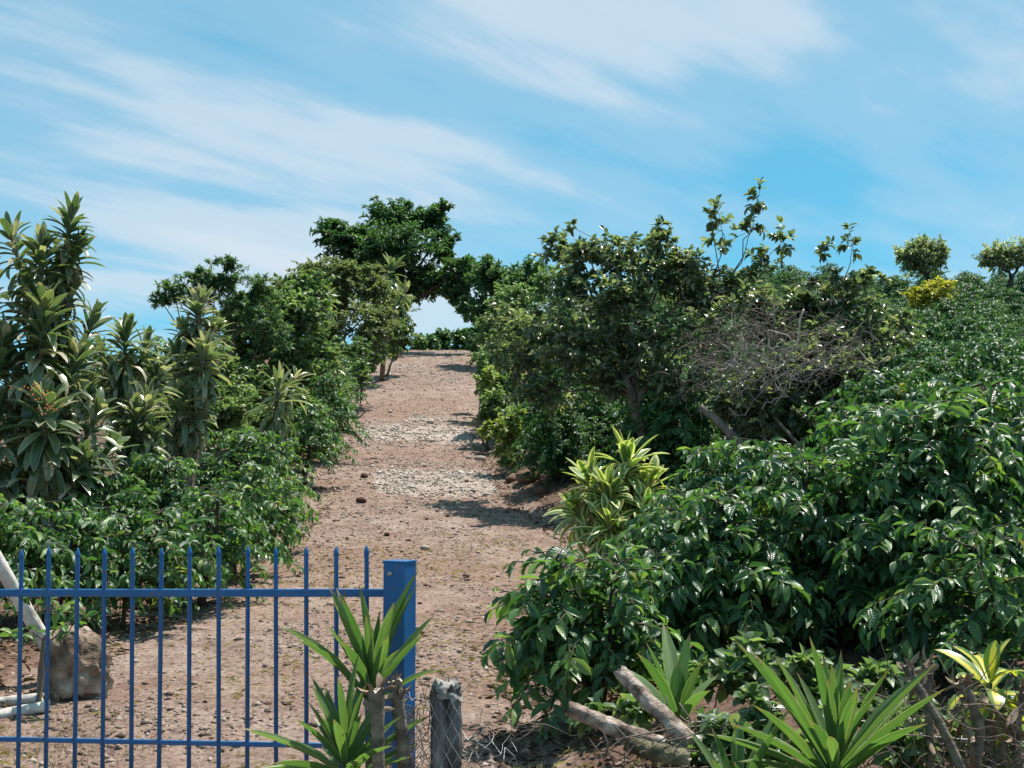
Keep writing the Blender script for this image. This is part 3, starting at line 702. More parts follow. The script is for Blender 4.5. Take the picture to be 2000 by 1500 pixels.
bent_branch([(1570, 695), (1600, 682), (1630, 664), (1650, 658)], 17.4, .016, 'grey dead branch slanting up through the dry vines', 'dry')

# hedge and small shrubs along the right edge of the track
spec = [(1010, 590, 34, 62, 56, 70), (1075, 560, 33, 50, 50, 46), (960, 640, 34, 42, 52, 56), (965, 710, 33, 40, 46, 50), (1020, 680, 32, 60, 60, 60), (985, 760, 30, 40, 40, 50), (965, 800, 29, 34, 40, 46), (1010, 820, 28, 40, 50, 40), (950, 740, 31, 26, 40, 36)]
b = ground_at(1010, 31)
leafy('hedge_shrub', 'bushy shrub hanging over the right edge of the track below the round tree', 'shrub', 'shrubs along the right edge', b, lobed(71, b, pixel_lobes(spec), .15, .4, 17, kmax=2, trunk_r=.07, trunks=3, drop=.5, dens=1.5), OVAL, M['hedge'], M['bark'])
for i, (px, Y, sp, lab, mt) in enumerate([
        (985, 24, [(985, 850, 24, 30, 36, 40), (990, 890, 24, 30, 24, 26), (1000, 820, 24, 22, 22, 16)], 'bright yellow green shrub on the right verge, nearest the track', 'lime'),
        (968, 29, [(952, 750, 29.5, 26, 34, 36), (962, 800, 29, 24, 32, 32), (958, 840, 28, 20, 22, 20)], 'yellow green shrub on the right verge, farther up the track', 'lime'),
        (946, 36, [(940, 700, 36, 24, 26, 30), (948, 735, 35, 22, 22, 24)], 'small green shrub at the right edge high up the track', 'hedge')]):
    b = ground_at(px, Y)
    leafy('verge_shrub', lab, 'shrub', 'shrubs along the right edge', b, lobed(80 + i, b, pixel_lobes(sp), .13, .42, 16, kmax=2, trunk_r=.035, trunks=2, fork=.6), OVAL, M[mt], M['bark'])

# ------------------------------------------------------------------ coffee
COFV = []
for i in range(5):
    st, br, L = coffee_plant(100 + i, 1.7, .85, 3, .066, .118, .08, .05, 3)
    L['wid'] *= 1.15
    COFV.append((tube_mesh('stem', st, M['bark_dark'], 5), bake('crown', COFFEE[:1] + COFFEE[1:2] + COFFEE[2:], L, M['coffee_far'])))
def coffee_copy(v, loc, scale, rz, label, group, name='coffee_shrub'):
    st, cr = COFV[v]
    root = thing(name, loc, label, 'coffee shrub', group); root.rotation_euler = (0, 0, rz); root.scale = (scale[0], scale[0], scale[1])
    link('stem', st, root); tag(link('crown', cr, root), kind='stuff')
    return root
rr = np.random.RandomState(21)
n_hill = 0
Y = 13.5
while Y < 57:
    row = int(Y * 10) % 3
    lo = 1700 if Y < 19 else (1240 if Y < 30 else 1090)
    x0 = P(lo, 900, Y)[0]; x1 = P(2050, 900, Y)[0] + .6
    x = x0 + rr.rand() * .8
    while x < x1:
        yy = Y + rr.randn() * .22
        s = rr.uniform(.78, 1.18)
        band = 'the lower rows of the plantation just behind the near bushes' if Y < 21 else ('the middle rows of the plantation on the right slope' if Y < 40 else 'the top rows of the plantation below the pollarded trees')
        coffee_copy(rr.randint(5), (x, yy, gz(x, yy) - .03), (s * 1.08, s * rr.uniform(.92, 1.1)), rr.rand() * 6.28, 'dark green coffee shrub in ' + band, 'coffee shrubs in ' + band)
        n_hill += 1; x += rr.uniform(1.25, 1.65)
    Y += 1.9 if Y < 30 else 2.3
# coffee under the rambling tree and along the verge
for i, (px, Y, h, lab) in enumerate([(1090, 22, .85, 'coffee shrub under the left side of the rambling tree'), (1170, 23, .9, 'coffee shrub just left of the bare tree trunk'),
                                     (1050, 25, .8, 'coffee shrub between the yellow green verge shrub and the rambling tree'), (1330, 21, .8, 'coffee shrub just right of the bare tree trunk'), (1120, 27, .9, 'coffee shrub deep in the shade behind the rambling tree trunk')]):
    b = ground_at(px, Y); coffee_copy(i, b, (h, h), i * 1.3, lab, 'coffee shrubs on the right verge')
# left hand coffee, each with its own branches
left = [(388, 11.6, 1.10, .72, 2, 'coffee shrub with a thick bare stem standing beside the track behind the gate'), (250, 10.4, 1.0, .70, 2, 'coffee shrub just behind the boulder'), (105, 10.2, 1.02, .72, 2, 'coffee shrub behind the leaning white pole'),
        (-20, 10.0, 1.05, .75, 2, 'coffee shrub cut by the left edge of the picture'), (455, 13.6, 1.12, .68, 2, 'coffee shrub reaching furthest towards the track, by the white bottle'), (525, 15.4, .95, .56, 2, 'small coffee shrub at the left edge of the track past the bottle'),
        (330, 13.4, 1.2, .85, 3, 'coffee shrub in the second row on the left, below the dracaenas'), (190, 12.8, 1.15, .85, 3, 'coffee shrub under the big dracaena clump'), (60, 12.6, 1.1, .85, 3, 'coffee shrub in front of the big dracaena clump'),
        (455, 17.0, 1.35, .85, 3, 'coffee shrub in the third row on the left'), (525, 19.0, 1.2, .68, 2, 'coffee shrub in the third row nearest the track'), (370, 17.2, 1.3, .85, 3, 'coffee shrub beside the short thick dracaena stem'),
        (632, 25.6, 1.95, .82, 2, 'upright coffee shrub on a dark forked stem at the left edge of the track'), (590, 22.4, 1.5, .8, 2, 'coffee shrub just before the upright one on the left'), (640, 31, 1.9, .8, 2, 'coffee shrub just past the upright one on the left')]
for i, (px, Y, H, Rd, ns, lab) in enumerate(left):
    b = ground_at(px, Y)
    st, br, L = coffee_plant(200 + i, H, Rd, ns, .066, .125, .26 if Y < 18 else .3, .05, 3)
    L['rnd'] = np.clip(L['rnd'] + .12, 0, .995)
    if i == 0: st = [(s[0], s[1] * 1.9) for s in st]
    leafy('coffee_shrub', lab, 'coffee shrub', 'coffee shrubs left of the track', b, (st, br, L), COFFEE, M['coffee'], M['bark_dark'])
# the near coffee on the right: its large leaves one by one
right = [(1165, 7.5, 1.02, .60, 3, 'nearest coffee bush drooping over the right edge of the track'), (1440, 8.3, 1.08, .66, 3, 'coffee bush behind the single upright yucca'), (1610, 8.7, 1.28, .76, 3, 'coffee bush behind the large yucca'),
         (1800, 8.6, 1.52, .82, 3, 'tall coffee bush left of the tallest near one, above the striped plant'), (1965, 8.9, 1.66, .85, 3, 'tallest near coffee bush, at the right edge of the picture'),
         (1340, 9.8, 1.0, .72, 3, 'coffee bush between the yellow edged dracaena and the near bushes'), (1500, 10.4, 1.3, .8, 3, 'coffee bush below the leaning trunk'), (1700, 10.6, 1.5, .85, 3, 'coffee bush in the second near row on the right'), (1890, 7.4, 1.0, .6, 2, 'low coffee bush behind the yellow striped plant'),
         (1250, 8.4, .8, .55, 2, 'low coffee bush behind the nearest bush on the right'), (1400, 11.8, 1.2, .8, 3, 'coffee bush right of the yellow edged dracaena')]
for i, (px, Y, H, Rd, ns, lab) in enumerate(right):
    b = ground_at(px, Y)
    st, br, L = coffee_plant(300 + i, H, Rd, ns, .066 if i else .06, .140, .12 if i else .22, .052, 3)
    root = thing('coffee_bush', b, lab, 'coffee bush', 'near coffee bushes on the right')
    for s in st: link('stem', tube_mesh('stem', [s], M['bark_dark'], 7), root)
    tag(link('branchwork', tube_mesh('branchwork', br, M['bark_dark'], 4, False), root), kind='stuff')
    near, far = biggest(L, b, 290 if i in (0, 1, 2, 3, 4) else 0)
    if len(near): leaf_objects(root, COFFEE, sub(L, near), M['coffee'])
    tag(link('foliage', bake('foliage', COFFEE, sub(L, far), M['coffee']), root), kind='stuff')

# pollarded trees and the yellow bush on the skyline
for i, (px, Y, sp, tp, lab) in enumerate([
        (1812, 46, [(1800, 508, 46, 52, 36, 150), (1768, 502, 46, 24, 26, 40), (1836, 496, 46, 24, 28, 40), (1800, 480, 46, 40, 18, 50)], [(1812, 545)], 'pollarded tree with a round pale crown on the skyline'),
        (1965, 45, [(1938, 505, 45, 32, 32, 80), (1972, 504, 45, 38, 32, 90), (2005, 494, 45, 28, 32, 60)], [(1975, 548)], 'pollarded tree with a broad pale crown at the right edge of the skyline')]):
    b = ground_at(px, Y)
    tr, br, L = lobed(90 + i, b, pixel_lobes(sp), .15, .38, 16, kmax=2, trunk_r=.15, tr_top=P(tp[0][0], tp[0][1], Y), dens=1.25, limb=.06, drop=.5)
    leafy('pollarded_tree', lab, 'tree', 'pollarded trees on the skyline', b, (tr, br, L), OVAL, M['pollard'], M['bark_dark'])
b = ground_at(1815, 38)
leafy('yellow_bush', 'bright yellow leaved bush below the pollarded tree', 'bush', None, b, lobed(95, b, pixel_lobes([(1818, 574, 38, 48, 24, 90), (1832, 560, 38, 24, 16, 30), (1790, 586, 38, 30, 16, 30)]), .14, .45, 16, kmax=2, trunk_r=.05), OVAL, M['yellow'], M['bark'])
b = ground_at(1762, 15.5)
leafy('yellow_sprig', 'small yellow sprig glowing in front of the right slope', 'sprig', None, b, lobed(96, b, pixel_lobes([(1757, 765, 15.5, 20, 10, 9)]), .08, .45, 10, kmax=2, trunk_r=.012, fork=.8), OVAL, M['yellow'], M['bark'])

# ------------------------------------------------------------------ dracaenas and yuccas: canes with rosettes, every leaf its own piece
def rosette(r, c, axis, n, L0, W, span, e0=82, e1=-25, old=1.0, straight=False):
    axis = norm(np.asarray(axis, float)); a = norm(np.cross(axis, (0.31, .9, .2))); bb = np.cross(axis, a)
    t = (np.arange(n) + r.rand(n) * .5) / n; az = np.arange(n) * 2.39996 + r.randn(n) * .15 + r.rand() * 6
    el = np.radians(e0 + (e1 - e0) * t ** .85 + r.randn(n) * (7 if straight else 14))
    rad = np.cos(az)[:, None] * a + np.sin(az)[:, None] * bb
    D = axis * np.sin(el)[:, None] + rad * np.cos(el)[:, None]
    O = np.asarray(c, float) - axis * span * t[:, None] + rad * .012
    H = np.where((np.abs(el) > 1.35)[:, None], -rad, axis + rad * -.2 + r.randn(n, 3) * .12)
    L = L0 * r.uniform(.6, 1.15, n) * np.interp(t, [0, .12, .5, 1], [.6, .9, 1.05, .9])
    if straight: k = np.clip((t * 2.2 + r.rand(n) * .6).astype(int), 0, 2)
    else: k = np.clip((t * 3.0 + r.rand(n) * 1.2).astype(int), 0, 3)
    return dict(O=O, D=D, H=H, len=L, wid=np.full(n, W) * r.uniform(.8, 1.15, n), k=k, rnd=np.clip(.2 + .5 * r.rand(n) + .3 * old * (t > .8), 0, .99))
def caned(name, label, cat_, group, seed, base, heads, tmpl, mat, W=.075, L0=.5, n=26, span=.4, cane_r=.028, cane='cane', maxobj=295, straight=False, e0=82, e1=-25, bark='cane', dn=1.0, sk=1.0):
    """heads: list of (top point, axis, leaf scale[, leaves, span]); one cane to each head"""
    r = np.random.RandomState(seed); base = np.asarray(base, float)
    root = thing(name, base, label, cat_, group); Ls = []
    for h in heads:
        top = np.asarray(h[0], float) - base; ax = norm(np.asarray(h[1], float)); s = h[2]
        nn = int((h[3] if len(h) > 3 else n) * dn); sp = (h[4] if len(h) > 4 else span) * sk
        foot = np.array((r.randn() * .06 + top[0] * .25 * (len(heads) > 2), r.randn() * .06, -.05))
        mid = (foot + top - ax * sp) / 2 + r.randn(3) * .05
        pts = np.array([foot, foot * .5 + mid * .5, mid, (mid + top - ax * sp) / 2, top - ax * sp, top - ax * .02])
        link(cane, tube_mesh(cane, [(pts, np.linspace(cane_r * 1.25, cane_r * .7, 6))], M[bark], 8), root)
        Ls.append(rosette(r, top, ax, nn, L0 * s, W * s, sp, e0, e1, 1.0, straight))
    if straight:
        hd = heads[0]; tp_ = np.asarray(hd[0], float) - base; nd = 9
        az = r.rand(nd) * 6.283; o_ = np.stack([np.cos(az), np.sin(az), np.zeros(nd)], -1)
        DL = dict(O=tp_ - np.array((0, 0, 1)) * (span * .3 + .1 + r.rand(nd, 1) * .08) + o_ * cane_r * .8, D=o_ * r.uniform(.3, .8, (nd, 1)) + np.array((0, 0, -1)), H=o_ + r.randn(nd, 3) * .3,
                  len=L0 * r.uniform(.35, .75, nd), wid=W * r.uniform(.35, .7, nd), k=r.randint(0, 3, nd), rnd=r.rand(nd))
        leaf_objects(root, tmpl, DL, M['dryleaf'], name='dead_leaf')
    L = cat(Ls); near, far = biggest(L, base, maxobj)
    leaf_objects(root, tmpl, sub(L, near), M[mat])
    if len(far): tag(link('foliage', bake('foliage', tmpl, sub(L, far), M[mat]), root), kind='stuff')
    return root
def A(x, z=1.0, y=0.0): return (x, y, z)
# the big clump at the left edge
Yc = 12.8
b = ground_at(60, 13)
caned('dracaena', 'huge dracaena clump with broad leaves filling the left edge', 'dracaena', 'dracaenas left of the track', 400, b,
      [(P(140, 420, Yc), A(.18), 1.0, 22, .34), (P(150, 480, Yc), A(.3), .95, 24, .34), (P(80, 478, Yc - .3), A(-.05), 1.0, 26, .38), (P(140, 560, Yc), A(.35), .9, 26, .4), (P(60, 560, Yc), A(-.3), .95, 22, .4),
       (P(85, 600, Yc - .5), A(.05), 1.2, 30, .45), (P(-20, 530, Yc - .4), A(-.2), 1.0, 20, .4), (P(10, 660, Yc - .6), A(.2), 1.1, 24, .4), (P(150, 700, Yc - .3), A(.35), 1.1, 26, .42), (P(90, 780, Yc - .9), A(.1, 1, -.25), 1.2, 26, .4),
       (P(-10, 790, Yc - .7), A(-.1), 1.1, 22, .4), (P(190, 800, Yc - .4), A(.45, 1, -.2), 1.0, 24, .4), (P(160, 890, Yc - .6), A(.4, 1, -.2), 1.0, 22, .4), (P(60, 890, Yc - .8), A(.0, 1, -.3), 1.0, 20, .4),
       (P(185, 620, Yc + .2), A(.4), .9, 20, .4), (P(20, 450, Yc + .3), A(-.3), .9, 18, .4), (P(215, 870, Yc), A(.5, 1, -.1), .95, 22, .4), (P(120, 660, Yc + .2), A(.1), 1.0, 22, .4), (P(30, 720, Yc - .2), A(-.1), 1.0, 22, .4), (P(120, 840, Yc - .2), A(.2), 1.0, 20, .4)],
      DRAC, 'drac', W=.076, L0=.36, dn=4.0, sk=2.1, e1=-60)
b = ground_at(260, 14.5)
caned('dracaena', 'dracaena with an upright fan of leaves between the big clump and the tall pair', 'dracaena', 'dracaenas left of the track', 401, b,
      [(P(245, 645, 14.2), A(0), 1.0, 30, .36), (P(285, 670, 14.6), A(.3), .9, 22, .36), (P(225, 740, 14.2), A(-.2), .95, 24, .4), (P(290, 780, 14), A(.2), .95, 24, .4), (P(260, 720, 14.6), A(.1), .9, 22, .4), (P(235, 840, 14), A(-.1), .9, 20, .4), (P(200, 690, 14.4), A(-.3), 1.0, 24, .4), (P(310, 720, 14.6), A(.3), .95, 24, .4), (P(265, 800, 13.9), A(0, 1, -.3), 1.0, 24, .4), (P(300, 850, 14), A(.3), .9, 20, .4)], DRAC, 'drac', W=.072, L0=.37, dn=3.6, sk=2.0, e1=-60)
b = ground_at(350, 16)
caned('dracaena', 'tall dracaena with two stacked crowns on a short thick stem', 'dracaena', 'dracaenas left of the track', 402, b,
      [(P(390, 590, 16.2), A(.05), 1.0, 34, .42), (P(400, 680, 15.8), A(.12), 1.05, 34, .42), (P(345, 690, 16.2), A(-.3), .9, 22, .4), (P(352, 770, 15.6), A(.05), 1.0, 30, .42), (P(330, 850, 15.5), A(-.2), .8, 18, .36), (P(420, 640, 16.3), A(.4), .9, 24, .42), (P(400, 780, 15.8), A(.3), .9, 22, .42), (P(360, 640, 16.3), A(-.4), .9, 22, .42)],
      DRAC, 'drac', W=.072, L0=.38, cane_r=.05, dn=3.6, sk=1.5, e1=-60)
b = ground_at(548, 21.5)
caned('dracaena', 'dracaena with long drooping narrow leaves in the middle of the left hedge', 'dracaena', 'dracaenas left of the track', 403, b,
      [(P(545, 750, 21), A(.1), 1.1, 40, .6), (P(575, 735, 21.5), A(.3), .9, 26, .5)], DRAC, 'drac', W=.06, L0=.5, cane_r=.045, bark='bark_dark', dn=1.8, sk=1.3, e1=-65)
b = ground_at(636, 30)
caned('dracaena', 'slender dracaena with a round head on a tall thin cane above the left hedge', 'dracaena', 'dracaenas left of the track', 404, b,
      [(P(632, 572, 30), A(.05), 1.0, 44, .5), (P(650, 690, 29.5), A(.1), .8, 30, .5), (P(665, 760, 28.5), A(.1), .8, 26, .5)], DRAC, 'drac', W=.09, L0=.5, cane_r=.035, dn=2.1, sk=1.2, e1=-55)
b = ground_at(745, 44)
caned('dracaena', 'distant dracaena leaning out beside the arch at the top of the track', 'dracaena', 'dracaenas left of the track', 405, b,
      [(P(765, 520, 43), A(.1), 1.0, 36, .6), (P(790, 570, 43), A(.5), .9, 30, .6)], DRAC, 'drac', W=.15, L0=.72, cane_r=.04, dn=1.6, sk=1.5, e1=-60)
b = ground_at(625, 27)
caned('yucca', 'small bright yucca inside the left hedge below the slender dracaena', 'yucca', None, 406, b, [(P(622, 735, 27), A(.05), 1.0, 34, .25)], YUC, 'yucca', W=.05, L0=.5, cane_r=.04, straight=True, e1=0)
# yellow edged dracaena by the track
b = ground_at(1200, 13.6)
caned('variegated_dracaena', 'dracaena bush with yellow edged leaves at the right edge of the track', 'dracaena', None, 407, b,
      [(P(1225, 900, 13.5), A(.05), 1.05, 30, .30), (P(1150, 935, 13.4), A(-.35), .95, 26, .28), (P(1265, 950, 13.5), A(.35), .95, 26, .28), (P(1190, 960, 13.2), A(-.05, 1, -.35), 1.0, 30, .28),
       (P(1120, 990, 13.4), A(-.5, 1, -.2), .85, 22, .26), (P(1255, 1000, 13.2), A(.4, 1, -.3), .9, 24, .26), (P(1190, 1020, 13.0), A(0, 1, -.5), .8, 22, .25)],
      DRAC, 'drac_var', W=.108, L0=.46, cane_r=.022, dn=1.9, sk=1.1, e1=-45)

# orange berries hanging in the big clump
bc = P(85, 770, 11.6)
root = thing('berry_spray', bc - np.array((0, 0, .0)), 'spray of orange berries hanging among the big dracaena leaves', 'berries')
r_ = np.random.RandomState(9)
stalk = link('stalk', tube_mesh('stalk', [(np.array([P(78, 745, 11.62) - bc, P(84, 770, 11.58) - bc, P(95, 800, 11.58) - bc]), [.006, .005, .003]), ], M['dry'], 5), root)
V0, F0 = rough_ball(2, 1, .03, 1.0); bme = mesh_np('berry', V0 * .009, F0, None, M['redfruit'])
for i in range(40):
    t = r_.rand(); q = P(60 + 35 * t + r_.randn() * 10, 745 + 60 * t + r_.randn() * 8, 11.55 + r_.randn() * .03) - bc
    link('berry', bme, stalk, q)

# yuccas in the foreground hedge
def yucca(label, seed, px, py, Y, n, L0, W, ax=(0, 0, 1), e1=10, span=.14, extra=()):
    top = P(px, py, Y); b = np.array((top[0] - .02, Y, gz(top[0], Y)))
    return caned('yucca', label, 'yucca', 'yuccas along the living fence', seed, b, [(top, ax, 1.0, n, span)] + list(extra), YUC, 'yucca', W=W, L0=L0, cane='trunk', cane_r=.028, straight=True, e0=88, e1=e1)
yucca('upright yucca in front of the blue gate post', 410, 726, 1318, 4.95, 24, .43, .046, (.0, -.05, 1), 44, .12)
yucca('lower yucca in front of the gate, left of the cut stems', 411, 672, 1462, 4.75, 38, .38, .040, (-.05, -.05, 1), 4, .16)
yucca('young yucca with few upright leaves behind the cut logs', 412, 1325, 1392, 5.6, 9, .42, .068, (0, 0, 1), 40, .06)
yucca('largest yucca with a wide fan of sharp leaves at the bottom right', 413, 1632, 1478, 4.7, 54, .50, .045, (0.05, -.05, 1), 8, .15)
yucca('partly hidden yucca at the bottom edge, between the logs and the largest yucca', 414, 1440, 1555, 4.7, 20, .36, .048, (-.05, -.05, 1), 15, .1)
# yellow striped plant at the right
tp = P(1932, 1325, 5.2); b = np.array((tp[0] - .03, 5.2, gz(tp[0], 5.2)))
caned('striped_dracaena', 'yellow striped plant on bare grey stems at the right edge', 'dracaena', None, 415, b,
      [(tp, (.0, -.1, 1), 1.0, 15, .10), (P(1985, 1400, 5.25), (.4, -.1, 1), .75, 10, .08)], DRAC, 'bromelia', W=.072, L0=.27, cane_r=.018, e0=80, e1=0)

# ------------------------------------------------------------------ gate and blue post
def boxmesh(name, sx, sy, sz, mat, bev=.002):
    import bmesh
    bm = bmesh.new(); bmesh.ops.create_cube(bm, size=1.0); bmesh.ops.scale(bm, vec=(sx, sy, sz), verts=bm.verts)
    bmesh.ops.bevel(bm, geom=bm.edges[:], offset=bev, segments=2, affect='EDGES', profile=.5)
    me = bpy.data.meshes.new(name); bm.to_mesh(me); bm.free(); me.materials.append(mat)
    for p in me.polygons: p.use_smooth = False
    return me
def picket_mesh(tip=False):
    import bmesh
    h, w = 1.22, .0094; bm = bmesh.new()
    prof = [(0, w), (h - .05, w), (h - .043, w)] if not tip else [(-.003, w * .9), (0, w * 1.15), (.014, w * 1.15), (.038, .0025), (.040, .0005)]
    rings = []
    n = 10
    for z, rad in prof: rings.append([bm.verts.new((rad * math.cos(q * 6.2832 / n), rad * math.sin(q * 6.2832 / n), z)) for q in range(n)])
    for a_, c_ in zip(rings, rings[1:]):
        for q in range(n): bm.faces.new((a_[q], a_[(q + 1) % n], c_[(q + 1) % n], c_[q]))
    bm.faces.new(rings[0][::-1]); bm.faces.new(rings[-1])
    me = bpy.data.meshes.new('spear_tip' if tip else 'picket'); bm.to_mesh(me); bm.free(); me.materials.append(M['blue'])
    for p in me.polygons: p.use_smooth = len(p.vertices) == 4
    return me
gR = P(722, 1066, 5.33); gL = P(50, 1080, 5.58)
dirv = Vector(gR - gL); ln_g = dirv.length; dirv.normalize()
Xg = dirv; Yg = Vector((0, 0, 1)).cross(Xg).normalized(); Zg = Xg.cross(Yg)
Zg = Vector((0, 0, 1))
gate = thing('picket_gate', (0, 0, 0), 'blue metal picket gate across the foot of the track', 'gate')
Mg = Matrix.Identity(4); Mg.col[0][:3] = Xg; Mg.col[1][:3] = Yg; Mg.col[2][:3] = Zg
Mg.col[3][:3] = Vector(gR) - Vector((0, 0, 1.22)); gate.matrix_basis = Mg
pm = picket_mesh(); pt = picket_mesh(True); stp = ln_g / 12
rr = np.random.RandomState(4)
for i in range(-1, 24):
    o = link('picket', pm, gate, (-i * stp + rr.randn() * .003 if i >= 0 else .0, 0, rr.randn() * .003))
    o.rotation_euler = (rr.randn() * .003, rr.randn() * .004, rr.rand() * 6)
    if i == -1: bpy.data.objects.remove(o); continue
    link('spear_tip', pt, o, (0, 0, 1.22 - .041))
for z, hh, nm in ((1.027, .032, 'rail'), (.405, .020, 'rail'), (.04, .032, 'rail')):
    W_ = 24 * stp + .1
    link(nm, boxmesh(nm, W_, .026 if hh > .03 else .016, hh, M['blue'], .003), gate, (-W_ / 2 + .115, 0.0, z))
pp = P(781, 1097, 5.2)
post = thing('gate_post', (pp[0], 5.2, gz(pp[0], 5.2)), 'square blue metal post at the right end of the gate', 'post')
hp = pp[2] - gz(pp[0], 5.2); post.rotation_euler = (0, 0, R(-26))
shaft = link('shaft', boxmesh('shaft', .098, .098, hp + .1, M['blue'], .005), post, (0, 0, hp / 2 - .05))
link('cap', boxmesh('cap', .103, .103, .008, M['blue'], .002), post, (0, 0, hp + .002))
link('bolt', tube_mesh('bolt', [(np.array([(0, -.045, 0), (0, -.064, 0)]), [.008, .008])], M['cutface'], 8), shaft, (-.012, 0, hp / 2 + .005))

# ------------------------------------------------------------------ old fence post, netting, cut stems
def log_mesh(name, pts, rads, mat, seed, sides=18, rough=.12, k=22, endmat=None):
    """bark covered log with uneven girth and cut ends"""
    r = np.random.RandomState(seed); pts = np.asarray(pts, float); t = np.linspace(0, len(pts) - 1, k)
    p = np.stack([np.interp(t, np.arange(len(pts)), pts[:, c]) for c in range(3)], -1); rad = np.interp(t, np.arange(len(pts)), rads)
    p[1:-1] = (p[:-2] + p[1:-1] + p[2:]) / 3
    V, _, F4 = tubes([(p, rad)], sides, False)
    V = V.reshape(k, sides, 3); c = p[:, None]
    th = np.arange(sides) / sides * 6.283
    nz = np.zeros((k, sides))
    for q in range(7):
        a = r.randint(1, 6); f = r.uniform(.2, 1.6); nz += np.sin(a * th[None] + f * np.arange(k)[:, None] + r.rand() * 6) * r.uniform(.2, .5)
    nz = nz / 2 + r.randn(k, sides) * .35
    V = c + (V - c) * (1 + rough * nz[..., None])
    ax = norm(p[1] - p[0]); V[0] += r.randn(sides, 1) * rad[0] * .22 * ax; V[-1] += r.randn(sides, 1) * rad[-1] * .22 * ax
    n = k * sides; V = np.concatenate([V.reshape(-1, 3), p[:1] + ax * rad[0] * .08, p[-1:] - ax * rad[-1] * .08])
    F3 = [(n, (q + 1) % sides, q) for q in range(sides)] + [(n + 1, n - sides + q, n - sides + (q + 1) % sides) for q in range(sides)]
    me = mesh_np(name, V, F3, F4, mat, True)
    if endmat:
        me.materials.append(endmat)
        mi = np.zeros(len(me.polygons), np.int32); mi[:len(F3)] = 1; me.polygons.foreach_set('material_index', mi)
        sm = np.ones(len(me.polygons), bool); sm[:len(F3)] = False; me.polygons.foreach_set('use_smooth', sm)
    return me
tp = P(871, 1345, 4.8); g0 = gz(tp[0], 4.8)
root = thing('fence_post', (tp[0], 4.8, g0), 'weathered grey wooden fence post with a bleached splintered top', 'post')
h = tp[2] - g0
link('shaft', log_mesh('shaft', [(0, 0, -.15), (.002, 0, h * .5), (0, 0, h)], [.060, .058, .056], M['oldpost'], 5, 28, .07, 40), root)
link('splintered_top', log_mesh('splintered_top', [(0, 0, h - .03), (.002, 0, h - .005), (.004, 0, h + .024)], [.060, .057, .047], M['posttop'], 8, 26, .16, 10), root)
def stump(label, seed, pix, Y, rads, tuft=True, name='pruned_yucca', n_t=14):
    pts = np.array([P(a, c, Y + dy) for a, c, dy in pix]); g0 = gz(pts[0, 0], pts[0, 1]); base = np.array((pts[0, 0], pts[0, 1], g0))
    root = thing(name, base, label, 'pruned yucca', 'pruned yuccas of the living fence')
    full = np.concatenate([[base - (0, 0, .05)], pts]) - base
    link('stem', log_mesh('stem', full, [rads[0] * 1.1] + list(np.linspace(rads[0], rads[1], len(pts))), M['cane'], seed, 16, .17, 26, M['cutface']), root)
    if tuft:
        r = np.random.RandomState(seed); n = n_t; t = full[-1]; ax = norm(full[-1] - full[-2])
        D = ax * .6 + r.randn(n, 3) * .7; O = t - ax * r.rand(n, 1) * .09 + norm(r.randn(n, 3)) * rads[1] * .7
        L = dict(O=O, D=D, H=r.randn(n, 3), len=r.uniform(.03, .085, n), wid=r.uniform(.012, .03, n), k=r.randint(0, 2, n), rnd=r.rand(n))
        leaf_objects(root, OVAL, L, M['dryleaf'], name='dry_bract')
    return root
stump('short cut stem with a pale knobbly top beside the upright yucca', 21, [(742, 1540, 0), (738, 1450, 0), (735, 1345, 0)], 4.62, (.019, .028), True)
stump('cut stem with a dark scaly top just left of the old fence post', 22, [(792, 1540, 0), (785, 1430, 0), (772, 1330, 0)], 4.78, (.022, .026), True)
stump('bare stem leaning left with a brown tuft of dead leaf bases', 23, [(1890, 1530, 0), (1840, 1420, .03), (1795, 1345, .05), (1768, 1300, .07)], 4.75, (.017, .014), True, n_t=16)
stump('thick stem topped by brown dead leaf bases beside the striped plant', 24, [(1815, 1420, 0), (1810, 1340, 0), (1812, 1305, 0)], 5.0, (.015, .024), True, n_t=38)
stump('pale stem bent below the yellow striped plant', 25, [(1905, 1520, 0), (1915, 1420, 0), (1895, 1360, 0), (1875, 1330, 0)], 5.0, (.018, .020), True, n_t=20)
stump('grey stem rising at the right edge under the striped plant', 26, [(1990, 1520, 0), (1985, 1430, 0), (1998, 1340, 0)], 5.1, (.015, .013), True)

def log(label, seed, a, c, Ya, Yb, rads, mat, name='cut_log'):
    pts = np.array([P(*a, Ya), (P(*a, Ya) + P(*c, Yb)) / 2 + (0, 0, -.006), P(*c, Yb)]); base = pts.mean(0); base[2] = pts[:, 2].min() - rads[0]
    root = thing(name, base, label, 'log', 'cut logs by the track')
    link('log', log_mesh('log', pts - base, rads, M[mat], seed, 22, .13, 34, M['cutface']), root); return root
log('cut log with flaking pinkish bark leaning up to the left, upper of the two', 31, (1348, 1448), (1212, 1312), 4.95, 5.2, [.033, .032, .029], 'cutwood')
log('pale cut log with a ragged end pointing at the track, lower of the two', 32, (1330, 1470), (1112, 1384), 4.95, 5.1, [.034, .033, .030], 'cutwood')
log('mossy log lying under the two cut logs', 33, (1345, 1482), (1225, 1452), 4.85, 4.95, [.030, .034, .030], 'moss')

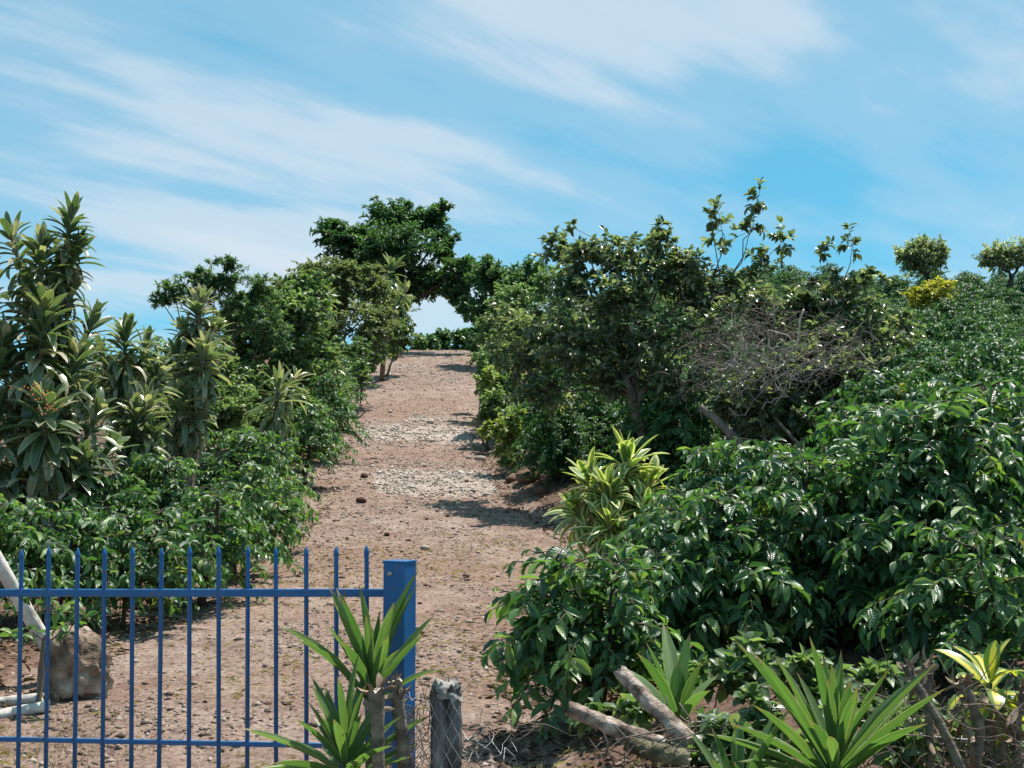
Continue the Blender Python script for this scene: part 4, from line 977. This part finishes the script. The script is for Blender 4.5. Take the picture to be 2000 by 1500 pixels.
def netting():
    r = np.random.RandomState(15); paths = []
    def sheet(px0, px1, py0, py1, Y, crump, nx, ny):
        G = {}
        for i in range(nx + 1):
            for j in range(ny + 1):
                q = P(px0 + (px1 - px0) * i / nx + (j % 2) * (px1 - px0) / nx * .5 + r.randn() * crump * 130, py0 + (py1 - py0) * j / ny + r.randn() * crump * 130, Y + r.randn() * crump)
                G[i, j] = q
        for i in range(nx):
            for j in range(ny):
                nb = [(i, j + 1), (i + (1 if j % 2 else -1), j + 1)]
                for k_ in nb:
                    if k_ in G and r.rand() < .9: paths.append((wob(G[i, j], G[k_], r, 3, .08), .0011))
    sheet(800, 850, 1350, 1560, 4.82, .03, 4, 12)
    sheet(838, 905, 1370, 1560, 4.72, .006, 3, 9)
    sheet(905, 1010, 1390, 1580, 4.85, .03, 5, 10)
    tag(link('wire_netting', tube_mesh('wire_netting', paths, M['wire'], 4, False)), 'torn crumpled wire netting hanging on the weathered fence post', 'netting')
netting()
def twigs(name, label, seed, n, px, py, Y, L, rad, cat_='twigs', mat='dry'):
    r = np.random.RandomState(seed); paths = []
    for i in range(n):
        a = P(r.uniform(*px), r.uniform(*py), r.uniform(*Y)); d = norm(r.randn(3) * np.array((1, .5, 1))); l = L * r.uniform(.4, 1.2)
        paths.append((wob(a, a + d * l, r, 5, .12), np.linspace(rad, rad * .4, 5)))
    tag(link(name, tube_mesh(name, paths, M[mat], 4, False)), label, cat_, None, 'stuff')
twigs('dry_twigs', 'tangle of dry curled twigs between the cut stems and the old post', 41, 75, (795, 850), (1360, 1520), (4.78, 4.95), .11, .0022)
twigs('brush_litter', 'dry twigs and stalks among the cut logs', 42, 70, (1170, 1420), (1430, 1510), (4.75, 5.15), .16, .003)
twigs('dead_stalks', 'dry grey stalks under the striped plant', 43, 170, (1690, 2020), (1350, 1520), (4.8, 5.3), .24, .003)
twigs('fine_twigs', 'fine dry stalks in front of the track beside the old post', 44, 16, (900, 1080), (1400, 1520), (4.9, 5.4), .2, .0016)
# barbed wire
pts = np.array([P(1345, 1412, 5.0), P(1400, 1405, 5.0), P(1440, 1392, 5.0), P(1490, 1380, 5.0), P(1540, 1384, 5.0), P(1600, 1398, 5.0), P(1700, 1410, 5.0), P(1840, 1442, 5.0), P(2040, 1450, 5.0)])
t = np.linspace(0, 8, 60); sm = np.stack([np.interp(t, np.arange(9), pts[:, c]) for c in range(3)], -1); sm[1:-1] = (sm[:-2] + sm[1:-1] * 2 + sm[2:]) / 4
root = thing('barbed_wire', sm[0], 'single strand of barbed wire strung through the yuccas', 'wire')
link('strand', tube_mesh('strand', [(sm - sm[0], .0016)], M['wire'], 5), root)
for i in range(4, 58, 7):
    q = sm[i] - sm[0]; link('barb', tube_mesh('barb', [(np.array([q + (-.006, -.006, -.012), q + (.006, .006, .012)]), .0012), (np.array([q + (-.008, 0, .010), q + (.008, 0, -.010)]), .0012)], M['wire'], 4), root)

# ------------------------------------------------------------------ boulder, poles, bottle, stones
def boulder():
    V, F = rough_ball(12, 5, .22, .95)
    r = np.random.RandomState(3)
    for s, a in ((2.6, .14), (6.0, .09), (13, .06), (26, .035)):
        n = sum(np.sin(V @ (norm(r.randn(3)) * s) + r.rand() * 6) for q in range(5)) / 5; V = V * (1 + a * n[:, None])
    n = fbm(V[:, 0] * 2.2 + V[:, 2] * 1.3 + 9, V[:, 1] * 2.2 - V[:, 2] * 1.9 + 4, 5, .62) - .5
    V = V * (1 + .75 * n[:, None])
    for q in range(16):
        d = norm(r.randn(3)); d[2] = abs(d[2]) * .6; c = r.uniform(.62, .9); e = V @ d - c; V = V - np.where(e > 0, e, 0)[:, None] * d * .85
    c = P(128, 1300, 8.3); base = np.array((c[0], 8.3, gz(c[0], 8.3)))
    V = V * np.array((.245, .23, .275)); V[:, 2] += .17
    me = mesh_np('boulder', V, F, None, M['rock'])
    tag(link('boulder', me, None, base), 'large rough grey brown boulder behind the gate', 'boulder')
boulder()
def pole(name, label, cat_, a, c, Ya, Yb, ra, rb, mat, seed, group=None, bend=0.0):
    p0, p1 = P(*a, Ya), P(*c, Yb); base = p0.copy(); mid = (p0 + p1) / 2 + np.array((0, 0, bend))
    me = log_mesh(name, np.array([p0, mid, p1]) - base, [ra, (ra + rb) / 2, rb], M[mat], seed, 16, .08, 24, M['cutface'])
    return tag(link(name, me, None, base), label, cat_, group)
pole('leaning_pole', 'thick whitewashed pole leaning left behind the boulder', 'pole', (128, 1325), (-40, 1035), 8.65, 8.2, .050, .044, 'white', 51)
pole('white_pole', 'white pole lying on the ground in front of the boulder, nearer one', 'pole', (96, 1378), (-60, 1408), 7.85, 7.6, .032, .036, 'white', 52, 'white poles on the ground')
pole('white_pole', 'white pole lying on the ground against the boulder, farther one', 'pole', (84, 1362), (-60, 1378), 8.0, 7.9, .03, .032, 'white', 53, 'white poles on the ground')
b = ground_at(86, 7.95)
leafy('sapling', 'thin bare sapling standing in front of the boulder', 'sapling', None, b,
      lobed(55, b, pixel_lobes([(95, 1190, 7.95, 55, 40, 9), (140, 1215, 7.9, 40, 30, 7), (60, 1240, 7.9, 40, 30, 5)]), .09, .45, 3, kmax=3, trunk_r=.016, tr_top=P(88, 1240, 7.95), limb=.008), COFFEE, M['coffee'], M['bark'])
def bottle():
    prof = [(0, .0), (0.002, .034), (.02, .038), (.13, .038), (.16, .030), (.175, .015), (.19, .015), (.192, .018), (.21, .018), (.211, 0)]
    n = 16; V = []; F4 = []
    for z, rad in prof:
        for q in range(n): V.append((max(rad, .0008) * math.cos(q * 6.2832 / n), max(rad, .0008) * math.sin(q * 6.2832 / n), z))
    for i in range(len(prof) - 1):
        for q in range(n): F4.append((i * n + q, i * n + (q + 1) % n, (i + 1) * n + (q + 1) % n, (i + 1) * n + q))
    k = 6
    V = np.array(V); p = P(512, 1102, 14.6); z = gz(p[0], 14.6)
    root = thing('plastic_bottle', (p[0] - .08, 14.6, z + .045), 'white plastic bottle lying on the soil beside a coffee shrub', 'bottle')
    root.rotation_euler = (R(90), R(20), R(62))
    f = np.array(F4)
    link('body', mesh_np('body', V, None, f[:6 * n], M['bottle']), root); link('lid', mesh_np('lid', V, None, f[6 * n:], M['bottle']), root)
bottle()
# loose stones that can be picked out on the track
SV = [mesh_np('stone', *rough_ball(70 + i, 2, .14, .62), None, M['brownstone'], True) for i in range(4)]
SP = [mesh_np('stone', *rough_ball(80 + i, 2, .16, .6), None, M['pale'], True) for i in range(4)]
def stone(px, py_, Y, w, label, pale=False, i=0, group=None, cat_='stone'):
    p = P(px, 900, Y); s = w * Y / FPX / 2; z = gz(p[0], Y)
    o = link('stone', (SP if pale else SV)[i % 4], None, (p[0], Y, z + s * .3)); o.scale = (s, s, s); o.rotation_euler = (0, 0, i * 1.7)
    return tag(o, label, cat_, group or 'stones on the track')
stone(706, 985, 20.9, 24, 'dark round stone at the left foot of the lower limestone patch', False, 0)
stone(712, 935, 23.4, 18, 'dark stone at the left edge of the lower limestone patch', False, 1)
stone(735, 892, 25.8, 11, 'small dark stone on the track above the lower limestone patch', False, 2)
stone(830, 1082, 15.9, 18, 'pale stone at the tip of the tree shadow on the track', True, 0)
stone(840, 805, 32.3, 17, 'pale block on the upper limestone patch', True, 1)
stone(762, 762, 35.6, 9, 'small pale stone high on the left of the track', True, 2)
stone(728, 815, 31.3, 9, 'white stone at the left end of the upper limestone patch', True, 3)
stone(938, 880, 26.8, 20, 'pale stone at the right edge of the track beside the shade', True, 3)
stone(915, 872, 27.0, 12, 'smaller pale stone at the right edge of the track', True, 2)
stone(1030, 935, 22.6, 46, 'big brown rock under the yellow green verge shrub', False, 3)
stone(1058, 955, 21.5, 34, 'brown rock on the right verge between the verge shrub and the dracaena', False, 1)
stone(1000, 925, 23.0, 26, 'brown rock on the right verge nearest the yellow green shrub', False, 2)
stone(555, 1098, 14.8, 26, 'dark earth clod just right of the white bottle', False, 2)
rr = np.random.RandomState(33)
for i in range(46):
    Y = rr.uniform(8, 34); l, r_e = edges(Y); x = l + (r_e - l) * rr.rand(); s = np.clip(abs(rr.randn()) * .02 + .018, .02, .06)
    o = link('stone', (SP if rr.rand() < .35 else SV)[i % 4], None, (x, Y, gz(x, Y) + s * .15)); o.scale = (s, s * .9, s * .9); o.rotation_euler = (0, 0, rr.rand() * 6)
    tag(o, 'small loose stone lying alone on the dirt track', 'stone', 'small loose stones')

# thin fence pole in the left hedge
pole('hedge_pole', 'thin grey pole standing at the left edge halfway up the track', 'pole', (706, 782), (709, 690), 35.2, 35.2, .045, .035, 'bark', 57)
pole('hedge_pole', 'pale thin pole standing inside the upper left hedge', 'pole', (741, 640), (735, 578), 40, 40, .05, .04, 'cane', 58)

# ------------------------------------------------------------------ ground litter and weeds
def litter(n=9000):
    r = np.random.RandomState(77); y = 5 + 26 * r.rand(n) ** 1.5; l, re_ = edges(y)
    side = r.rand(n) < .6; d = np.abs(r.randn(n)) * .8 - .15
    x = np.where(side, re_ + d, l - d); z = hgt(x, y) + .006
    L = dict(O=np.stack([x, y, z], -1), D=np.stack([r.randn(n), r.randn(n), r.randn(n) * .2], -1), H=np.stack([r.randn(n) * .3, r.randn(n) * .3, np.ones(n)], -1),
             len=r.uniform(.03, .11, n), wid=r.uniform(.015, .045, n), k=r.randint(0, 2, n), rnd=r.rand(n) * .99)
    tag(link('leaf_litter', bake('leaf_litter', OVAL, L, M['litter'])), 'dead brown leaves littering both verges of the track', 'leaf litter', None, 'stuff')
M['litter'] = leaf_mat('dead_leaf_litter', [(0, (.055, .032, .022)), (.5, (.14, .08, .05)), (.85, (.26, .18, .12)), (1, (.40, .31, .23))], .8, .2, .05)
litter()
def weeds(name, label, seed, px, py, Y, n, h, w, mat, spread, cat_='weeds'):
    r = np.random.RandomState(seed); c = P(px, py, Y)
    x = c[0] + r.randn(n) * spread; y = Y + r.randn(n) * spread; z = hgt(x, y)
    L = dict(O=np.stack([x, y, z], -1), D=np.stack([r.randn(n) * .45, r.randn(n) * .45, np.ones(n)], -1), H=r.randn(n, 3), len=h * r.uniform(.5, 1.2, n), wid=np.full(n, w), k=r.randint(0, 2, n), rnd=r.rand(n) * .99)
    tag(link(name, bake(name, YUC[1:], L, M[mat])), label, cat_, None, 'stuff')
M['straw'] = leaf_mat('dry_grass', [(0, (.22, .17, .09)), (.6, (.36, .29, .16)), (1, (.48, .40, .24))], .7, .2, .2)
weeds('weed_tuft', 'thin pale green weed tuft growing at the edge of the track by the logs', 71, 1020, 1430, 6.3, 90, .14, .006, 'lime', .10)
weeds('dry_grass', 'short dry grass on the ground inside the gate', 72, 60, 1450, 7.0, 300, .06, .004, 'straw', .35, 'grass')
weeds('verge_grass', 'dry grass at the foot of the old fence post', 73, 830, 1520, 5.3, 160, .2, .005, 'straw', .16, 'grass')
weeds('mossy_growth', 'fine yellow green growth over the mossy log', 74, 1240, 1450, 5.0, 160, .06, .005, 'lime', .13)
b = ground_at(1465, 5.05)
leafy('flowering_weed', 'round leaved weed with yellow flowers behind the partly hidden yucca', 'weed', None, b,
      lobed(97, b, pixel_lobes([(1465, 1375, 5.05, 45, 22, 14), (1420, 1420, 5.0, 45, 30, 14), (1500, 1420, 5.05, 45, 30, 14), (1450, 1460, 4.95, 60, 40, 16), (1380, 1470, 5.0, 40, 30, 10)]), .055, .8, 6, kmax=2, trunk_r=.008, trunks=3), OVAL, M['hedge'], M['bark'])

for i, (px, Y, sp, lab) in enumerate([(1400, 5.9, [(1400, 1330, 5.9, 70, 40, 20), (1450, 1290, 6.0, 60, 40, 18)], 'low leafy weed in the shade behind the young yucca'),
                                      (1720, 5.9, [(1720, 1340, 5.9, 80, 40, 22), (1780, 1400, 5.7, 70, 50, 20)], 'low leafy weed behind the leaning bare stem'),
                                      (1560, 6.1, [(1560, 1310, 6.1, 80, 40, 22), (1610, 1360, 6.0, 70, 50, 20)], 'low leafy weed behind the largest yucca'),
                                      (1940, 5.8, [(1940, 1440, 5.8, 80, 50, 22), (1850, 1450, 5.7, 60, 50, 18)], 'low leafy weed behind the stems at the right edge'),
                                      (1220, 5.9, [(1210, 1390, 5.9, 70, 30, 18)], 'low leafy weed under the nearest coffee bush'), (1500, 5.2, [(1500, 1440, 5.2, 60, 40, 22), (1450, 1490, 5.1, 60, 30, 16)], 'low leafy weed between the partly hidden yucca and the largest one'),
                                      (1770, 5.1, [(1760, 1460, 5.1, 60, 40, 20)], 'low leafy weed at the foot of the leaning bare stem'), (1380, 5.3, [(1385, 1440, 5.3, 40, 30, 14)], 'low leafy weed at the foot of the young yucca'), (1650, 5.6, [(1660, 1400, 5.6, 70, 50, 22)], 'low leafy weed just behind the fan of the largest yucca')]):
    b = ground_at(px, Y)
    leafy('low_weed', lab, 'weed', 'low weeds along the living fence', b, lobed(120 + i, b, pixel_lobes(sp), .09, .5, 9, kmax=2, trunk_r=.008, trunks=3, limb=.005), OVAL, M['hedge'], M['bark'])

def straw():
    r = np.random.RandomState(88); n = 7000; y = 5.6 + 12 * r.rand(n) ** 1.7; l, re_ = edges(y)
    x = l + (re_ - l) * r.uniform(-.08, 1.15, n); k = fbm(x * 1.1 + 3, y * .8, 3) + .2 * r.rand(n) > .56; x = x[k]; y = y[k]; n = len(x)
    L = dict(O=np.stack([x, y, hgt(x, y) + .004], -1), D=np.stack([r.randn(n), r.randn(n), r.randn(n) * .12 + .06], -1), H=np.stack([r.randn(n) * .2, r.randn(n) * .2, np.ones(n)], -1),
             len=r.uniform(.03, .12, n), wid=r.uniform(.003, .006, n), k=r.randint(0, 2, n), rnd=r.rand(n) * .99)
    tag(link('straw_litter', bake('straw_litter', SMALL + SMALL, L, M['straw'])), 'bits of dry straw lying over the lower track', 'straw', None, 'stuff')
straw()

# dead leaves caught among the stems at the right edge
rr = np.random.RandomState(91); n = 60
dl = thing('dead_leaf_bunch', P(1860, 1420, 5.05), 'bunch of brown dead leaves hanging among the stems at the right edge', 'dead leaves')
dO = np.array([P(rr.uniform(1740, 2010), rr.uniform(1370, 1500), rr.uniform(4.95, 5.3)) for q in range(n)]) - P(1860, 1420, 5.05)
leaf_objects(dl, DRAC, dict(O=dO, D=rr.randn(n, 3) * np.array((.6, .4, .4)) + np.array((0, 0, -.7)), H=rr.randn(n, 3), len=rr.uniform(.08, .2, n), wid=rr.uniform(.015, .04, n), k=rr.randint(0, 4, n), rnd=rr.rand(n)), M['dryleaf'], name='dead_leaf')
